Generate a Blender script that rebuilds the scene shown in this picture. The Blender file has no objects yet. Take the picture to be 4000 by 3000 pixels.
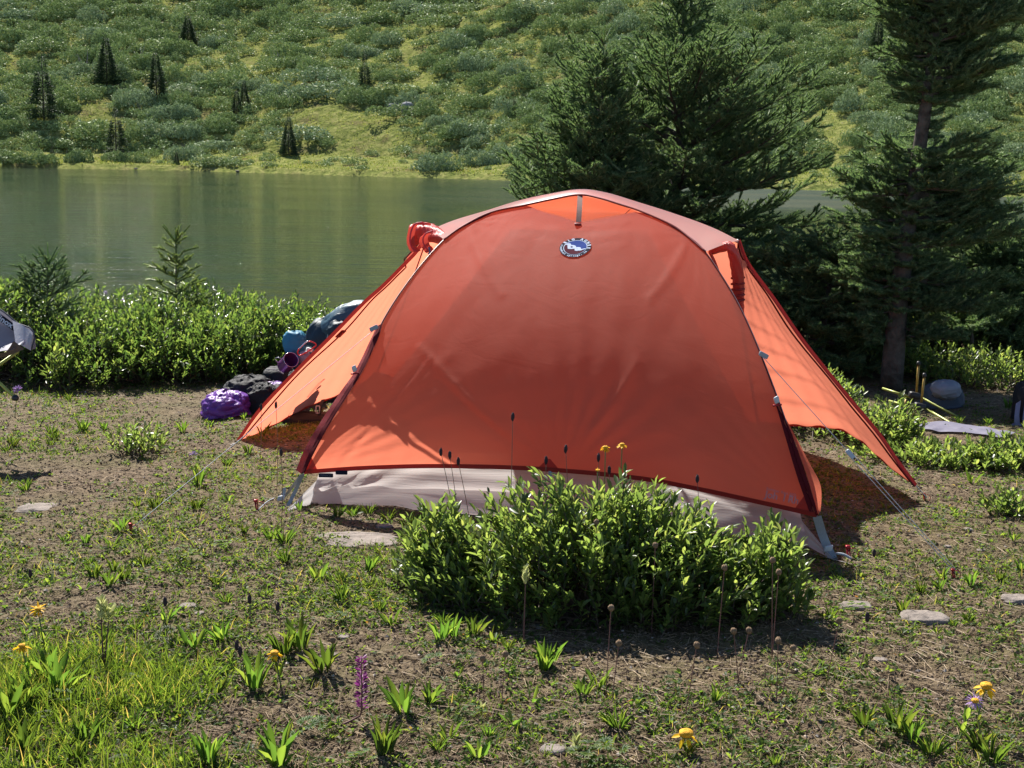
import bpy, math
import numpy as np
from mathutils import Vector, Matrix
from mathutils.bvhtree import BVHTree
rng = np.random.default_rng(7)
S = bpy.context.scene
C = S.collection
R = math.radians

# ------------------------------------------------------------------ camera
F, CW, CH = 5300.0, 4000.0, 3000.0
CAMZ, PITCH, ROLL = 1.22, R(9.9), R(1.0)
cam_d = bpy.data.cameras.new('camera'); cam = bpy.data.objects.new('camera', cam_d); C.objects.link(cam)
cam_d.sensor_width = 36.0; cam_d.lens = 36.0*F/CW; cam_d.clip_start = 0.05; cam_d.clip_end = 2000
cam.matrix_world = (Matrix.Translation((0, 0, CAMZ)) @ Matrix.Rotation(R(90)-PITCH, 4, 'X') @ Matrix.Rotation(ROLL, 4, 'Z'))
S.camera = cam
CM = np.array(cam.matrix_world)[:3, :3]

# ------------------------------------------------------------------ sky, sun, exposure
SUN_EL = R(48); SUN_DIR = np.array([-0.42, 0.91]); SUN_DIR /= np.linalg.norm(SUN_DIR)
sunv = Vector((SUN_DIR[0]*math.cos(SUN_EL), SUN_DIR[1]*math.cos(SUN_EL), math.sin(SUN_EL)))
W = bpy.data.worlds.new('World'); S.world = W; W.use_nodes = True
nt = W.node_tree; bg = nt.nodes['Background']
sky = nt.nodes.new('ShaderNodeTexSky'); sky.sky_type = 'NISHITA'; sky.sun_disc = False
sky.sun_elevation = SUN_EL; sky.sun_rotation = math.atan2(SUN_DIR[0], SUN_DIR[1])
sky.altitude = 3400
nt.links.new(sky.outputs[0], bg.inputs[0]); bg.inputs[1].default_value = 0.075
sl = bpy.data.lights.new('sun', 'SUN'); sl.energy = 5.0; sl.angle = R(0.5); sl.color = (1.0, 0.95, 0.87)
so = bpy.data.objects.new('sun', sl); C.objects.link(so)
so.rotation_euler = (-sunv).to_track_quat('-Z', 'Y').to_euler(); so.location = (-6, 12, 14)
S.view_settings.view_transform = 'Standard'; S.view_settings.look = 'None'
S.view_settings.exposure = 1.15; S.view_settings.gamma = 1
S.cycles.max_bounces = 8; S.cycles.diffuse_bounces = 4; S.cycles.glossy_bounces = 2
S.cycles.transmission_bounces = 4; S.cycles.transparent_max_bounces = 10
S.cycles.caustics_reflective = False; S.cycles.caustics_refractive = False
S.cycles.use_denoising = True

# ------------------------------------------------------------------ helpers
def ray(px, py):
    v = np.array([(px-CW/2)/F, -(py-CH/2)/F, -1.0])
    return CM @ v
def P(px, py, Y):
    """the point at forward distance Y seen at that place of the photograph"""
    d = ray(px, py); t = Y/d[1]
    return np.array([d[0]*t, Y, CAMZ+d[2]*t])
def proj(p):
    q = (np.asarray(p)-np.array([0, 0, CAMZ])) @ CM
    return CW/2 - F*q[..., 0]/q[..., 2], CH/2 + F*q[..., 1]/q[..., 2]
def hashn(ix, iy, seed):
    h = (ix.astype(np.int64)*374761393 + iy.astype(np.int64)*668265263 + seed*982451653) & 0x7fffffff
    h = ((h ^ (h >> 13))*1274126177) & 0x7fffffff
    return ((h ^ (h >> 16)) & 0xffff)/65535.0
def vnoise(x, y, seed=0):
    x = np.asarray(x, float); y = np.asarray(y, float)
    ix = np.floor(x); iy = np.floor(y); fx = x-ix; fy = y-iy
    fx = fx*fx*(3-2*fx); fy = fy*fy*(3-2*fy)
    a = hashn(ix, iy, seed); b = hashn(ix+1, iy, seed); c = hashn(ix, iy+1, seed); d = hashn(ix+1, iy+1, seed)
    return (a*(1-fx)+b*fx)*(1-fy) + (c*(1-fx)+d*fx)*fy
def fbm(x, y, seed=0, n=4):
    s = 0; a = 0.5; t = 0
    for i in range(n):
        s = s + a*vnoise(np.asarray(x)*2**i, np.asarray(y)*2**i, seed+i*17); t += a; a *= .5
    return s/t
def sstep(a, b, x):
    t = np.clip((np.asarray(x, float)-a)/(b-a), 0, 1); return t*t*(3-2*t)
WATER = -1.2
def gz(x, y):
    """height of the near shore"""
    x = np.asarray(x, float); y = np.asarray(y, float)
    z = 0.030*(fbm(x*1.3, y*1.3, 3)-.5) + 0.030*(fbm(x*5, y*5, 9)-.5) + 0.012*(fbm(x*18, y*18, 5, 3)-.5)
    z = z + 0.10*(fbm(x*.35+7, y*.35, 31, 2)-.5)*sstep(5.5, 8, y)
    return z - 2.4*sstep(9.3, 15.5, y)
def G(px, py, dz=0.0):
    d = ray(px, py); t = -CAMZ/d[2]
    for i in range(6):
        p = np.array([0, 0, CAMZ]) + d*t
        t = (float(gz(p[0], p[1]))-CAMZ)/d[2]
    p = np.array([0, 0, CAMZ]) + d*t
    p[2] += dz
    return p

def meshobj(name, v, f, m=None, parent=None, smooth=True, uv=None):
    """v (n,3); f an int array (m,3|4) or a list of arrays or a list of lists"""
    me = bpy.data.meshes.new(name)
    v = np.ascontiguousarray(v, dtype=np.float32)
    if isinstance(f, np.ndarray): f = [f]
    if f and not isinstance(f[0], np.ndarray):
        lens = np.array([len(q) for q in f]); flat = np.array([i for q in f for i in q], dtype=np.int32)
    else:
        lens = np.concatenate([np.full(len(q), q.shape[1]) for q in f]); flat = np.concatenate([q.ravel() for q in f]).astype(np.int32)
    me.vertices.add(len(v)); me.vertices.foreach_set('co', v.ravel())
    me.loops.add(len(flat)); me.loops.foreach_set('vertex_index', flat)
    me.polygons.add(len(lens))
    me.polygons.foreach_set('loop_start', np.concatenate([[0], np.cumsum(lens)[:-1]]).astype(np.int32))
    me.polygons.foreach_set('use_smooth', np.full(len(lens), smooth))
    if uv is not None:
        l = me.uv_layers.new(name='UVMap'); l.data.foreach_set('uv', np.asarray(uv, np.float32)[flat].ravel())
    me.update(calc_edges=True); me.validate()
    if m: me.materials.append(m)
    o = bpy.data.objects.new(name, me); C.objects.link(o)
    if parent:
        o.parent = parent
        o.matrix_parent_inverse = Matrix.Identity(4)
        if parent.get('_off'):
            off = np.array(parent['_off'])
            me.transform(Matrix.Translation(Vector(-off)))
        if parent.parent is not None: pass
    return o
def tag(o, label, cat, group=None):
    o['label'] = label; o['category'] = cat
    if group: o['group'] = group
    return o
def thing(name, label, cat, loc=(0, 0, 0), rz=0, group=None):
    o = bpy.data.objects.new(name, None); C.objects.link(o)
    o.location = Vector([float(a) for a in loc]); o.rotation_euler = (0, 0, rz); o.empty_display_size = .1
    return tag(o, label, cat, group)
def wthing(name, label, cat, loc, group=None):
    """a thing whose parts are given in world coordinates"""
    o = thing(name, label, cat, loc, 0, group); o['_off'] = [float(a) for a in loc]; return o
def sub(name, v, f, m, parent, off, smooth=True, uv=None):
    """a sub-part of a part whose own parent sits at off"""
    o = meshobj(name, np.asarray(v)-np.asarray(off), f, m, None, smooth, uv); o.parent = parent; return o
def clone(o, loc, rz, s, label=None, group=None, tilt=0):
    r = o.copy(); C.objects.link(r); r.location = Vector([float(a) for a in loc]); r.rotation_euler = (tilt, 0, rz)
    r.scale = (s, s, s) if not hasattr(s, '__len__') else s
    if label: r['label'] = label
    if group: r['group'] = group
    for ch in o.children:
        c = ch.copy(); C.objects.link(c); c.parent = r
        for g in ch.children:
            d = g.copy(); C.objects.link(d); d.parent = c
    return r
def struct(o): o['kind'] = 'structure'; return o
def stuff(o, label, cat): o['kind'] = 'stuff'; o['label'] = label; o['category'] = cat; return o

class MB:
    def __init__(s): s.v = []; s.f = []; s.n = 0
    def add(s, v, f):
        v = np.asarray(v, float); s.v.append(v); s.f += [[i+s.n for i in q] for q in f]; s.n += len(v)
    def tube(s, pts, r, k=8, cap=True):
        pts = np.asarray(pts, float); n = len(pts); r = np.broadcast_to(np.asarray(r, float), (n,))
        T = np.gradient(pts, axis=0); T /= np.linalg.norm(T, axis=1)[:, None]+1e-12
        up = np.array([0, 0, 1.0]) if abs(T[0, 2]) < .9 else np.array([1.0, 0, 0])
        N = np.cross(T[0], up); N /= np.linalg.norm(N); V = []
        for i in range(n):
            N = N-T[i]*np.dot(N, T[i]); N /= np.linalg.norm(N); B = np.cross(T[i], N)
            for j in range(k):
                a = 2*math.pi*j/k; V.append(pts[i]+r[i]*(math.cos(a)*N+math.sin(a)*B))
        Fc = [[i*k+j, i*k+(j+1) % k, (i+1)*k+(j+1) % k, (i+1)*k+j] for i in range(n-1) for j in range(k)]
        if cap: Fc += [list(range(k))[::-1], [(n-1)*k+j for j in range(k)]]
        s.add(V, Fc)
    def box(s, c, ax, ay, az, b=0.12):
        """bevelled box: centre and three half-axes"""
        c, ax, ay, az = map(lambda q: np.asarray(q, float), (c, ax, ay, az)); V = []
        lv = [-1, -1+b, 1-b, 1]
        def pt(i, j, k):
            q = np.array([lv[i], lv[j], lv[k]]); e = [i in (0, 3), j in (0, 3), k in (0, 3)]
            if sum(e) >= 2: q = q*(1-b*.30*(sum(e)-1))
            return c+q[0]*ax+q[1]*ay+q[2]*az
        idx = {}
        Fc = []
        def vid(i, j, k):
            if (i, j, k) not in idx: idx[(i, j, k)] = len(V); V.append(pt(i, j, k))
            return idx[(i, j, k)]
        for a in range(3):
            for b2 in range(3):
                for side, fl in ((0, 1), (3, 0)):
                    for ax_ in range(3):
                        def mk(u, w):
                            t = [0, 0, 0]; t[ax_] = side; t[(ax_+1) % 3] = u; t[(ax_+2) % 3] = w; return vid(*t)
                        q = [mk(a, b2), mk(a+1, b2), mk(a+1, b2+1), mk(a, b2+1)]
                        Fc.append(q[::-1] if fl else q)
        s.add(V, Fc)
    def ribbon(s, pts, wv):
        pts = np.asarray(pts, float); wv = np.asarray(wv, float)
        if wv.ndim == 1: wv = np.broadcast_to(wv, pts.shape)
        n = len(pts); V = np.concatenate([pts-wv, pts+wv]); s.add(V, [[i, i+1, n+i+1, n+i] for i in range(n-1)])
    def build(s, name, m, parent=None, smooth=True):
        return meshobj(name, np.concatenate(s.v), s.f, m, parent, smooth)

def crom(pts, n):
    """Catmull-Rom through pts, resampled to n points by arc length"""
    p = np.asarray(pts, float)
    if len(p) == 2:
        t = np.linspace(0, 1, n)[:, None]; return p[0]*(1-t)+p[1]*t
    q = np.vstack([2*p[0]-p[1], p, 2*p[-1]-p[-2]]); out = []
    for i in range(1, len(q)-2):
        for t in np.linspace(0, 1, 24, endpoint=False):
            out.append(.5*((2*q[i])+(-q[i-1]+q[i+1])*t+(2*q[i-1]-5*q[i]+4*q[i+1]-q[i+2])*t*t+(-q[i-1]+3*q[i]-3*q[i+1]+q[i+2])*t**3))
    out.append(q[-2]); out = np.array(out)
    d = np.concatenate([[0], np.cumsum(np.linalg.norm(np.diff(out, axis=0), axis=1))]); s = np.linspace(0, d[-1], n)
    return np.stack([np.interp(s, d, out[:, k]) for k in range(out.shape[1])], 1)
def coons(c0, c1, d0, d1):
    """c0,c1: (nu,3) bottom and top; d0,d1: (nv,3) left and right"""
    nu, nv = len(c0), len(d0); u = np.linspace(0, 1, nu)[None, :, None]; v = np.linspace(0, 1, nv)[:, None, None]
    A = (1-v)*c0[None]+v*c1[None]; B = (1-u)*d0[:, None]+u*d1[:, None]
    Cc = (1-u)*(1-v)*c0[0]+u*(1-v)*c0[-1]+(1-u)*v*c1[0]+u*v*c1[-1]
    return A+B-Cc
def grid_faces(nv, nu):
    i = np.arange(nv-1)[:, None]*nu+np.arange(nu-1)[None]; i = i.ravel()
    return np.stack([i, i+1, i+nu+1, i+nu], 1)
def grid_uv(nv, nu):
    u, v = np.meshgrid(np.linspace(0, 1, nu), np.linspace(0, 1, nv)); return np.stack([u.ravel(), v.ravel()], 1)
def gnormals(Gd):
    du = np.gradient(Gd, axis=1); dv = np.gradient(Gd, axis=0); n = np.cross(du, dv); return n/(np.linalg.norm(n, axis=2)[..., None]+1e-12)
def text_mesh(s, size, align='CENTER', shear=0, bold=0.0):
    cu = bpy.data.curves.new('t', 'FONT'); cu.body = s; cu.size = size; cu.align_x = align; cu.align_y = 'CENTER'; cu.shear = shear; cu.offset = bold
    cu.resolution_u = 3
    o = bpy.data.objects.new('t', cu); C.objects.link(o)
    dg = bpy.context.evaluated_depsgraph_get(); me = o.evaluated_get(dg).to_mesh()
    v = np.array([list(q.co) for q in me.vertices]) if len(me.vertices) else np.zeros((0, 3)); f = [list(q.vertices) for q in me.polygons]
    o.evaluated_get(dg).to_mesh_clear(); bpy.data.objects.remove(o); bpy.data.curves.remove(cu)
    return v, f

# ------------------------------------------------------------------ materials
def mat(name):
    m = bpy.data.materials.new(name); m.use_nodes = True; n = m.node_tree; n.nodes.clear()
    out = n.nodes.new('ShaderNodeOutputMaterial'); return m, n, out
def N(nt, t, **k):
    n = nt.nodes.new('ShaderNode'+t)
    for a, b in k.items():
        if a.startswith('i_'):
            key = a[2:].replace('_', ' '); n.inputs[key].default_value = b
        else: setattr(n, a, b)
    return n
def L(nt, a, b): nt.links.new(a, b)
def ramp(nt, fac, stops, interp='LINEAR'):
    r = nt.nodes.new('ShaderNodeValToRGB'); e = r.color_ramp.elements; r.color_ramp.interpolation = interp
    while len(e) < len(stops): e.new(.5)
    for i, (p, c) in enumerate(stops): e[i].position = p; e[i].color = (*c, 1)
    if fac is not None: L(nt, fac, r.inputs[0])
    return r
def noise(nt, scale, detail=4, rough=.55, vec=None, dist=0):
    n = nt.nodes.new('ShaderNodeTexNoise'); n.inputs['Scale'].default_value = scale; n.inputs['Detail'].default_value = detail
    n.inputs['Roughness'].default_value = rough; n.inputs['Distortion'].default_value = dist
    if vec is not None: L(nt, vec, n.inputs['Vector'])
    return n
def coord(nt, kind='Object', scale=None):
    t = nt.nodes.new('ShaderNodeTexCoord'); o = t.outputs[kind]
    if scale:
        mp = nt.nodes.new('ShaderNodeMapping'); mp.inputs['Scale'].default_value = scale; L(nt, o, mp.inputs[0]); o = mp.outputs[0]
    return o
def bump(nt, h, strength=.3, dist=.01):
    b = nt.nodes.new('ShaderNodeBump'); b.inputs['Strength'].default_value = strength; b.inputs['Distance'].default_value = dist; L(nt, h, b.inputs['Height']); return b
def plain(name, c, rough=.6, metal=0, var=.15, scale=30, spec=.5, bmp=.15, bd=.002, alpha=None, coat=0):
    m, n, o = mat(name); p = N(n, 'BsdfPrincipled'); nz = noise(n, scale, 4, .6, coord(n))
    r = ramp(n, nz.outputs[0], [(.3, tuple(x*(1-var) for x in c)), (.7, tuple(min(1, x*(1+var)) for x in c))])
    L(n, r.outputs[0], p.inputs['Base Color']); p.inputs['Roughness'].default_value = rough; p.inputs['Metallic'].default_value = metal
    p.inputs['Specular IOR Level'].default_value = spec; p.inputs['Coat Weight'].default_value = coat
    if bmp: L(n, bump(n, nz.outputs[0], bmp, bd).outputs[0], p.inputs['Normal'])
    L(n, p.outputs[0], o.inputs[0]); return m
def leafmat(name, stops, trans, tf=.45, rough=.38, spec=.5, tgain=None):
    """leaf: varied per leaf, lit through"""
    m, n, o = mat(name); g = N(n, 'NewGeometry'); r = ramp(n, g.outputs['Random Per Island'], stops)
    p = N(n, 'BsdfPrincipled'); L(n, r.outputs[0], p.inputs['Base Color']); p.inputs['Roughness'].default_value = rough
    p.inputs['Specular IOR Level'].default_value = spec
    t = N(n, 'BsdfTranslucent'); mx = N(n, 'Mix', data_type='RGBA'); mx.blend_type = 'MULTIPLY'; mx.inputs[0].default_value = 1
    L(n, r.outputs[0], mx.inputs[6]); mx.inputs[7].default_value = (*trans, 1); L(n, mx.outputs[2], t.inputs[0])
    s = N(n, 'MixShader'); s.inputs[0].default_value = tf; L(n, p.outputs[0], s.inputs[1]); L(n, t.outputs[0], s.inputs[2]); L(n, s.outputs[0], o.inputs[0]); return m
def fabric(name, refl, trans, mixt=.5, see=.0, seec=(1, 1, 1), rough=.42, wr=.4, uvs=(9, 5, 1), gloss=.5, kind='UV', wd=.006):
    """thin cloth: reflects, glows when lit from behind, lets a little light straight through; creased"""
    m, n, o = mat(name); c = coord(n, kind, uvs); a = noise(n, 1.0, 5, .55, c, 1.2)
    rdg = N(n, 'Math', operation='ABSOLUTE'); sb = N(n, 'Math', operation='SUBTRACT'); L(n, a.outputs[0], sb.inputs[0]); sb.inputs[1].default_value = .5; L(n, sb.outputs[0], rdg.inputs[0])
    b = bump(n, rdg.outputs[0], wr, wd)
    p = N(n, 'BsdfPrincipled'); p.inputs['Base Color'].default_value = (*refl, 1); p.inputs['Roughness'].default_value = rough; p.inputs['Specular IOR Level'].default_value = gloss
    L(n, b.outputs[0], p.inputs['Normal'])
    t = N(n, 'BsdfTranslucent'); t.inputs[0].default_value = (*trans, 1); L(n, b.outputs[0], t.inputs['Normal'])
    s = N(n, 'MixShader'); s.inputs[0].default_value = mixt; L(n, p.outputs[0], s.inputs[1]); L(n, t.outputs[0], s.inputs[2]); fin = s
    if see > 0:
        q = N(n, 'BsdfTransparent'); q.inputs[0].default_value = (*seec, 1); s2 = N(n, 'MixShader'); s2.inputs[0].default_value = see
        L(n, s.outputs[0], s2.inputs[1]); L(n, q.outputs[0], s2.inputs[2]); fin = s2
    L(n, fin.outputs[0], o.inputs[0]); return m
# ------------------------------------------------------------------ ground
def soil_mat():
    m, n, o = mat('soil'); c = coord(n)
    a = noise(n, 1.7, 5, .6, c); b = noise(n, 45, 6, .7, c); d = noise(n, 7, 5, .65, c); e = noise(n, 160, 3, .7, c)
    r1 = ramp(n, b.outputs[0], [(.30, (.045, .031, .018)), (.5, (.150, .105, .062)), (.70, (.34, .26, .165))])
    r2 = ramp(n, d.outputs[0], [(.35, (.095, .090, .030)), (.65, (.185, .140, .070))])
    mx = N(n, 'Mix', data_type='RGBA'); f = ramp(n, a.outputs[0], [(.42, (0, 0, 0)), (.60, (.75, .75, .75))])
    L(n, f.outputs[0], mx.inputs[0]); L(n, r1.outputs[0], mx.inputs[6]); L(n, r2.outputs[0], mx.inputs[7])
    p = N(n, 'BsdfPrincipled'); L(n, mx.outputs[2], p.inputs['Base Color']); p.inputs['Roughness'].default_value = .9; p.inputs['Specular IOR Level'].default_value = .25
    ad = N(n, 'Math', operation='ADD'); L(n, b.outputs[0], ad.inputs[0]); L(n, e.outputs[0], ad.inputs[1])
    L(n, bump(n, ad.outputs[0], .9, .012).outputs[0], p.inputs['Normal']); L(n, p.outputs[0], o.inputs[0]); return m
def axis(a, b, step, lo, hi):
    mid = np.arange(a, b, step); l = []; x = a; s = step
    while x > lo: s *= 1.13; x -= s; l.append(x)
    h = []; x = b; s = step
    while x < hi: s *= 1.13; x += s; h.append(x)
    return np.array(l[::-1]+list(mid)+h)
xs = axis(-2.1, 2.5, .014, -60, 60); ys = axis(2.4, 5.8, .014, -8, 15.5)
X, Y = np.meshgrid(xs, ys); Z = gz(X, Y)
struct(meshobj('ground', np.stack([X.ravel(), Y.ravel(), Z.ravel()], 1), grid_faces(len(ys), len(xs)), soil_mat()))

# ------------------------------------------------------------------ far shore and hillside
shore_px = [(-900, 640), (0, 655), (750, 667), (1500, 690), (1850, 700), (2500, 722), (3300, 747), (4000, 772), (4900, 790)]
sp = []
for px, py in shore_px:
    d = ray(px, py); t = (WATER-CAMZ)/d[2]; sp.append((d[0]*t, d[1]*t))
sp = np.array(sp); sp = sp[np.argsort(sp[:, 0])]
def shore_y(x):
    x = np.asarray(x, float); y = np.interp(x, sp[:, 0], sp[:, 1])
    return y + .9*(vnoise(x*.16, x*0, 4)-.5) + .5*(vnoise(x*.9, x*0, 8)-.5)
def hz(x, y):
    s = y-shore_y(x)
    u = np.clip(s, 0, None)
    z = .35*sstep(0, .8, s) + .10*np.minimum(u, 14) + .40*np.clip(u-10, 0, None) + .30*np.clip(u-85, 0, None)
    z = z + sstep(3, 25, u)*(2.6*(fbm(x*.045, y*.045, 21, 3)-.5) + 1.0*(fbm(x*.2, y*.2, 22, 2)-.5)) + .25*sstep(1, 4, u)*(fbm(x*.8, y*.8, 23, 3)-.5)
    return WATER + np.where(s < 0, np.maximum(s*.25, -4), z)
def hill_mat():
    m, n, o = mat('hill_meadow'); c = coord(n)
    a = noise(n, .07, 5, .6, c); b = noise(n, 1.6, 6, .7, c); d = noise(n, .35, 5, .65, c)
    r1 = ramp(n, b.outputs[0], [(.28, (.055, .085, .022)), (.5, (.19, .21, .065)), (.72, (.32, .30, .12))])
    r2 = ramp(n, b.outputs[0], [(.3, (.085, .07, .035)), (.7, (.21, .165, .095))])
    f = ramp(n, d.outputs[0], [(.52, (0, 0, 0)), (.66, (.7, .7, .7))]); mx = N(n, 'Mix', data_type='RGBA')
    L(n, f.outputs[0], mx.inputs[0]); L(n, r1.outputs[0], mx.inputs[6]); L(n, r2.outputs[0], mx.inputs[7])
    p = N(n, 'BsdfPrincipled'); L(n, mx.outputs[2], p.inputs['Base Color']); p.inputs['Roughness'].default_value = 1; p.inputs['Specular IOR Level'].default_value = .0
    L(n, bump(n, b.outputs[0], 1, .35).outputs[0], p.inputs['Normal']); L(n, p.outputs[0], o.inputs[0]); return m
xs = axis(-62, 62, .55, -260, 260); ys = axis(58, 190, .55, 14.5, 420)
X, Y = np.meshgrid(xs, ys); Z = hz(X, Y)
struct(meshobj('hillside', np.stack([X.ravel(), Y.ravel(), Z.ravel()], 1), grid_faces(len(ys), len(xs)), hill_mat()))
def H(px, py):
    """point of the hillside seen at that place"""
    d = ray(px, py); lo = None; t = 55.0/d[1]; prev = t
    while t*d[1] < 400:
        p = np.array([0, 0, CAMZ])+d*t
        if p[2] < float(hz(p[0], p[1])):
            a, b = prev, t
            for i in range(12):
                mdl = (a+b)/2; q = np.array([0, 0, CAMZ])+d*mdl
                if q[2] < float(hz(q[0], q[1])): b = mdl
                else: a = mdl
            return np.array([0, 0, CAMZ])+d*b
        prev = t; t *= 1.006
    return None

# ------------------------------------------------------------------ water
def water_mat():
    m, n, o = mat('lake_water'); c = coord(n, 'Object', (.55, 1.6, 1)); a = noise(n, 1.3, 4, .6, c, .4); b = noise(n, .25, 3, .5, coord(n, 'Object', (.4, 1.2, 1)))
    a2 = noise(n, 9, 3, .6, c, .3)
    ad = N(n, 'Math', operation='MULTIPLY_ADD'); L(n, a2.outputs[0], ad.inputs[0]); ad.inputs[1].default_value = .22; L(n, a.outputs[0], ad.inputs[2])
    p = N(n, 'BsdfPrincipled'); g = noise(n, 1.0, 4, .6, coord(n, 'Object', (.045, .22, 1)), .6)
    r = ramp(n, g.outputs[0], [(.35, (.010, .026, .018)), (.65, (.028, .036, .016))]); L(n, r.outputs[0], p.inputs['Base Color'])
    p.inputs['IOR'].default_value = 1.33
    # a breeze roughens the water towards the far right shore
    sx = N(n, 'SeparateXYZ'); L(n, coord(n), sx.inputs[0])
    mr = N(n, 'MapRange'); L(n, sx.outputs[0], mr.inputs[0]); mr.inputs[1].default_value = -8; mr.inputs[2].default_value = 12
    my = N(n, 'MapRange'); L(n, sx.outputs[1], my.inputs[0]); my.inputs[1].default_value = 48; my.inputs[2].default_value = 62
    mu = N(n, 'Math', operation='MULTIPLY'); L(n, mr.outputs[0], mu.inputs[0]); L(n, my.outputs[0], mu.inputs[1])
    ro = N(n, 'MapRange'); L(n, mu.outputs[0], ro.inputs[0]); ro.inputs[3].default_value = .04; ro.inputs[4].default_value = .38
    rg = N(n, 'MapRange'); L(n, g.outputs[0], rg.inputs[0]); rg.inputs[1].default_value = .35; rg.inputs[2].default_value = .65; rg.inputs[3].default_value = .0; rg.inputs[4].default_value = .05
    rs = N(n, 'Math', operation='ADD'); L(n, rg.outputs[0], rs.inputs[0]); L(n, ro.outputs[0], rs.inputs[1]); L(n, rs.outputs[0], p.inputs['Roughness'])
    bp = bump(n, ad.outputs[0], 1, .075); L(n, bp.outputs[0], p.inputs['Normal']); L(n, p.outputs[0], o.inputs[0]); return m
struct(meshobj('water', [(-400, 9.0, WATER), (400, 9.0, WATER), (400, 300, WATER), (-400, 300, WATER)], [[0, 1, 2, 3]], water_mat()))

# ------------------------------------------------------------------ leaf and shoot generators
def frames(d, ref=None):
    d = d/(np.linalg.norm(d, axis=1)[:, None]+1e-12)
    if ref is None: ref = np.tile([0, 0, 1.0], (len(d), 1))
    s = np.cross(d, ref); l = np.linalg.norm(s, axis=1); bad = l < 1e-3
    s[bad] = np.cross(d[bad], np.array([1.0, 0, 0])); s /= np.linalg.norm(s, axis=1)[:, None]
    return d, s, np.cross(s, d)
LEAF8 = np.array([(0, 0, 0), (.33, -.44, .07), (.33, 0, -.02), (.33, .44, .07), (.68, -.40, .04), (.68, 0, -.04), (.68, .40, .04), (1, 0, -.10)])
LEAF8F = np.array([(0, 2, 1), (0, 3, 2), (1, 2, 5), (1, 5, 4), (2, 3, 6), (2, 6, 5), (4, 5, 7), (5, 6, 7)])
LEAF5 = np.array([(0, 0, 0), (.5, -.5, .06), (.5, 0, -.03), (.5, .5, .06), (1, 0, -.08)])
LEAF5F = np.array([(0, 2, 1), (0, 3, 2), (1, 2, 4), (2, 3, 4)])
BLADE = np.array([(0, -.5, 0), (0, .5, 0), (.55, -.35, 0), (.55, .35, 0), (1, 0, 0)])
BLADEF = np.array([(0, 1, 3), (0, 3, 2), (2, 3, 4)])
def leaves(pos, d, ln, wd, roll=None, T=LEAF8, TF=LEAF8F, droop=0.0):
    n = len(pos); d, s, u = frames(d)
    if roll is not None:
        c, q = np.cos(roll)[:, None], np.sin(roll)[:, None]; s, u = s*c+u*q, u*c-s*q
    ln = np.broadcast_to(ln, (n,)); wd = np.broadcast_to(wd, (n,))
    V = pos[:, None]+d[:, None]*(T[None, :, 0, None]*ln[:, None, None])+s[:, None]*(T[None, :, 1, None]*wd[:, None, None])+u[:, None]*(T[None, :, 2, None]*ln[:, None, None])
    if np.any(droop):
        dr = np.broadcast_to(droop, (n,)); V[..., 2] -= (T[None, :, 0]**2)*(dr*ln)[:, None]
    Fc = (TF[None]+(np.arange(n)*len(T))[:, None, None]).reshape(-1, 3)
    return V.reshape(-1, 3), Fc
def sticks(a, b, ra, rb, k=3):
    """tapered prisms from a to b"""
    n = len(a); d, s, u = frames(b-a); an = 2*np.pi*np.arange(k)/k
    off = np.cos(an)[None, :, None]*s[:, None]+np.sin(an)[None, :, None]*u[:, None]
    ra = np.broadcast_to(ra, (n,)); rb = np.broadcast_to(rb, (n,))
    V = np.concatenate([a[:, None]+off*ra[:, None, None], b[:, None]+off*rb[:, None, None]], 1)
    q = np.array([(j, (j+1) % k, k+(j+1) % k, k+j) for j in range(k)])
    return V.reshape(-1, 3), (q[None]+(np.arange(n)*2*k)[:, None, None]).reshape(-1, 4)
def join(parts):
    vs, fs, n = [], [], 0
    for v, f in parts: vs.append(v); fs.append(f+n); n += len(v)
    return np.concatenate(vs), np.concatenate(fs)
def rdir(n, r):
    v = r.normal(size=(n, 3)); return v/np.linalg.norm(v, axis=1)[:, None]

M = {}
M['willow'] = leafmat('willow_leaf', [(0, (.050, .085, .030)), (.5, (.085, .130, .042)), (.85, (.12, .17, .055)), (1, (.17, .20, .075))], (3.0, 2.8, 1.5), .54, .34, .5)
M['willow_far'] = leafmat('bank_willow_leaf', [(0, (.040, .075, .026)), (.6, (.075, .120, .040)), (1, (.13, .165, .060))], (2.8, 2.8, 1.3), .46, .30, .6)
M['bark'] = plain('twig_bark', (.065, .042, .028), .75, var=.3, scale=60)
M['trunk'] = plain('spruce_bark', (.080, .068, .056), .9, var=.45, scale=22, bmp=.9, bd=.02, spec=.2)
M['needle'] = leafmat('spruce_needle', [(0, (.040, .080, .040)), (.5, (.095, .155, .075)), (.85, (.17, .23, .12)), (1, (.25, .31, .17))], (2.0, 2.1, 1.2), .42, .5, .22)
M['needle_y'] = leafmat('young_spruce_needle', [(0, (.09, .14, .05)), (.5, (.16, .22, .075)), (1, (.26, .31, .12))], (1.8, 1.8, 1.0), .45, .42, .5)
M['hillwil'] = leafmat('hill_willow_leaf', [(0, (.11, .165, .060)), (.5, (.24, .32, .125)), (1, (.40, .48, .23))], (1.2, 1.2, 1.0), .09, .6, .15)
M['hillwil_g'] = leafmat('hill_willow_leaf_grey', [(0, (.125, .18, .090)), (.5, (.27, .35, .185)), (1, (.42, .50, .31))], (1.2, 1.2, 1.0), .09, .6, .15)
M['hillcon'] = leafmat('hill_conifer_needle', [(0, (.024, .045, .024)), (1, (.075, .11, .055))], (1.4, 1.5, 1.0), .15, .6, .2)
M['meadow'] = leafmat('meadow_leaf', [(0, (.07, .11, .028)), (.5, (.15, .19, .050)), (.9, (.19, .21, .065)), (1, (.22, .19, .08))], (1.9, 1.8, 1.1), .40, .6, .2)
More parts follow.
